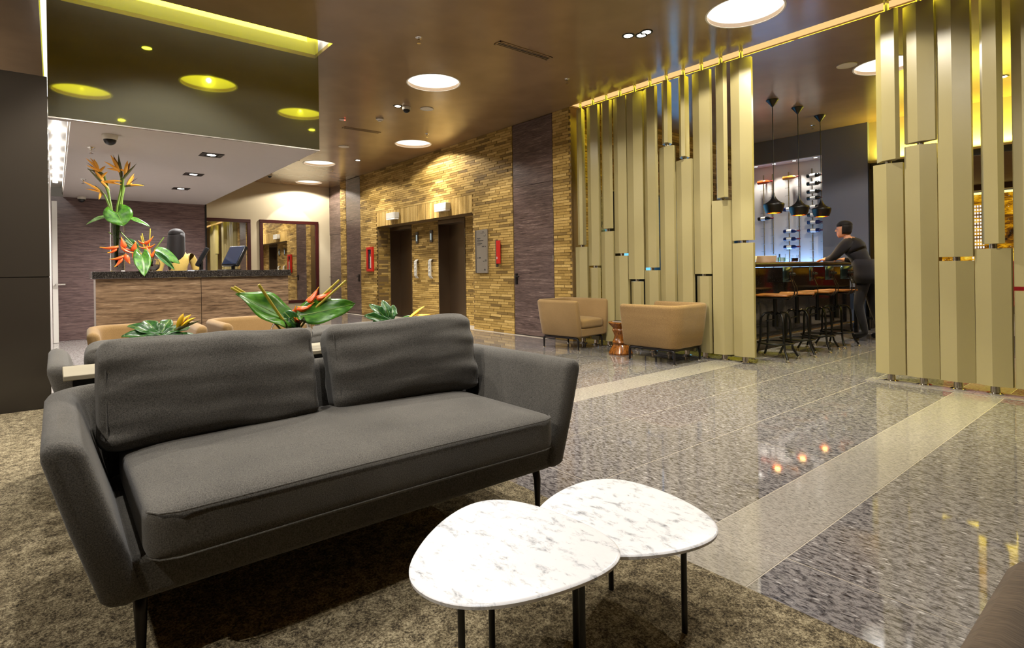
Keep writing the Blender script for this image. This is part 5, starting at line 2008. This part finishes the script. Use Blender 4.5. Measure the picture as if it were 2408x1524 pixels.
# man leaning on the bar
root = empty('person', (-3.0, 9.0, 0), 0, 'person in a dark suit leaning on the far end of the bar', 'person')
J = {
    'pelvis': ((.02, .02, .95), (.175, .135)), 'waist': ((-.02, .01, 1.10), (.175, .13)), 'chest': ((-.10, -.01, 1.28), (.215, .145)), 'collar': ((-.17, -.03, 1.41), (.11, .09)),
    'neck': ((-.20, -.04, 1.475), .055), 'skull': ((-.225, -.05, 1.55), .05),
    'lsh': ((-.18, -.21, 1.36), .082), 'lel': ((-.30, -.28, 1.19), .060), 'lwr': ((-.42, -.19, 1.172), .034), 'lhand': ((-.475, -.175, 1.166), (.036, .017)),
    'rsh': ((-.10, .18, 1.37), .082), 'rel': ((-.10, .27, 1.12), .060), 'rwr': ((-.30, .20, 1.16), .034), 'rhand': ((-.36, .19, 1.164), (.036, .017)),
    'lhip': ((.02, -.09, .88), .10), 'lkn': ((-.05, -.10, .50), .068), 'lan': ((.04, -.10, .10), .048), 'lto': ((-.12, -.11, .045), .042),
    'rhip': ((.02, .12, .88), .10), 'rkn': ((.06, .13, .50), .068), 'ran': ((.18, .13, .10), .048), 'rto': ((.03, .14, .045), .042)}
E_ = [('pelvis', 'waist'), ('waist', 'chest'), ('chest', 'collar'), ('collar', 'neck'), ('neck', 'skull'), ('collar', 'lsh'), ('lsh', 'lel'), ('lel', 'lwr'), ('lwr', 'lhand'),
      ('collar', 'rsh'), ('rsh', 'rel'), ('rel', 'rwr'), ('rwr', 'rhand'), ('pelvis', 'lhip'), ('lhip', 'lkn'), ('lkn', 'lan'), ('lan', 'lto'),
      ('pelvis', 'rhip'), ('rhip', 'rkn'), ('rkn', 'ran'), ('ran', 'rto')]
fingers(J, E_, J['lhand'][0], J['lwr'][0], 'l', (0, 1, 0), (0, 0, -1))
fingers(J, E_, J['rhand'][0], J['rwr'][0], 'r', (0, -1, 0), (0, 0, -1))


def pick_man(c):
    if c.z > 1.465 and math.hypot(c.x + .20, c.y + .04) < .09:
        return 1
    if c.x < -.435 and c.z < 1.22 or (c.x < -.32 and c.y > .12 and c.z < 1.2):
        return 1
    return 2 if c.z < .09 else (3 if c.z < .9 else 0)


human(root, 1.7, (J, E_), [M['cloth_suit'], M['skin'], M['black_satin'], M['cloth_trouser']], pick_man)
jk = []
for (cx, cy, cz, rx_, ry_) in ((-.015, .01, 1.16, .145, .185), (.0, .015, 1.05, .15, .195), (.015, .02, .95, .165, .21), (.02, .02, .82, .175, .222)):
    jk.append([(cx + rx_ * math.cos(2 * math.pi * k / 24), cy + ry_ * math.sin(2 * math.pi * k / 24), cz) for k in range(24)])
MB().loft(jk, True, False).build('jacket_skirt', M['cloth_suit'], root, smooth=80, solid=.012)
head(root, (-.245, -.055, 1.60), (-.95, -.25, 0), 'hair_dark')
MB().tube([(-.150, -.10, 1.44), (-.20, -.05, 1.452), (-.16, .04, 1.45)], .012, 6).build('shirt_collar', M['label_paper'], root)

# receptionist seen from behind
root = empty('person', (-8.05, 1.19, 0), 0, 'person with long dark hair in a mustard blouse behind the desk', 'person')
J = {
    'pelvis': ((0, 0, .90), (.15, .12)), 'waist': ((0, 0, 1.02), (.125, .10)), 'chest': ((.01, 0, 1.20), (.155, .11)), 'collar': ((0, 0, 1.33), (.09, .075)),
    'neck': ((0, 0, 1.39), .046), 'skull': ((0, 0, 1.46), .045),
    'lsh': ((0, -.165, 1.29), .056), 'lel': ((.02, -.23, 1.05), .042), 'lwr': ((-.16, -.20, .98), .028), 'lhand': ((-.215, -.19, .985), (.03, .014)),
    'rsh': ((0, .165, 1.29), .056), 'rel': ((.02, .23, 1.05), .042), 'rwr': ((-.16, .20, .98), .028), 'rhand': ((-.215, .19, .985), (.03, .014)),
    'lhip': ((0, -.08, .84), .095), 'lkn': ((0, -.09, .47), .06), 'lan': ((0, -.09, .09), .04), 'lto': ((-.13, -.10, .04), .036),
    'rhip': ((0, .08, .84), .095), 'rkn': ((0, .09, .47), .06), 'ran': ((0, .09, .09), .04), 'rto': ((-.13, .10, .04), .036)}
E_ = E_[:21]
fingers(J, E_, J['lhand'][0], J['lwr'][0], 'l', (0, -1, 0), (0, 0, -1))
fingers(J, E_, J['rhand'][0], J['rwr'][0], 'r', (0, 1, 0), (0, 0, -1))
human(root, 1.6, (J, E_), [M['cloth_blouse'], M['skin'], M['cloth_suit']],
      lambda c: 1 if c.z > 1.37 or (c.x < -.17 and c.z > .9) else (2 if c.z < .94 else 0))
head(root, (-.01, 0, 1.525), (-.8, .6, 0), 'hair_dark', True)
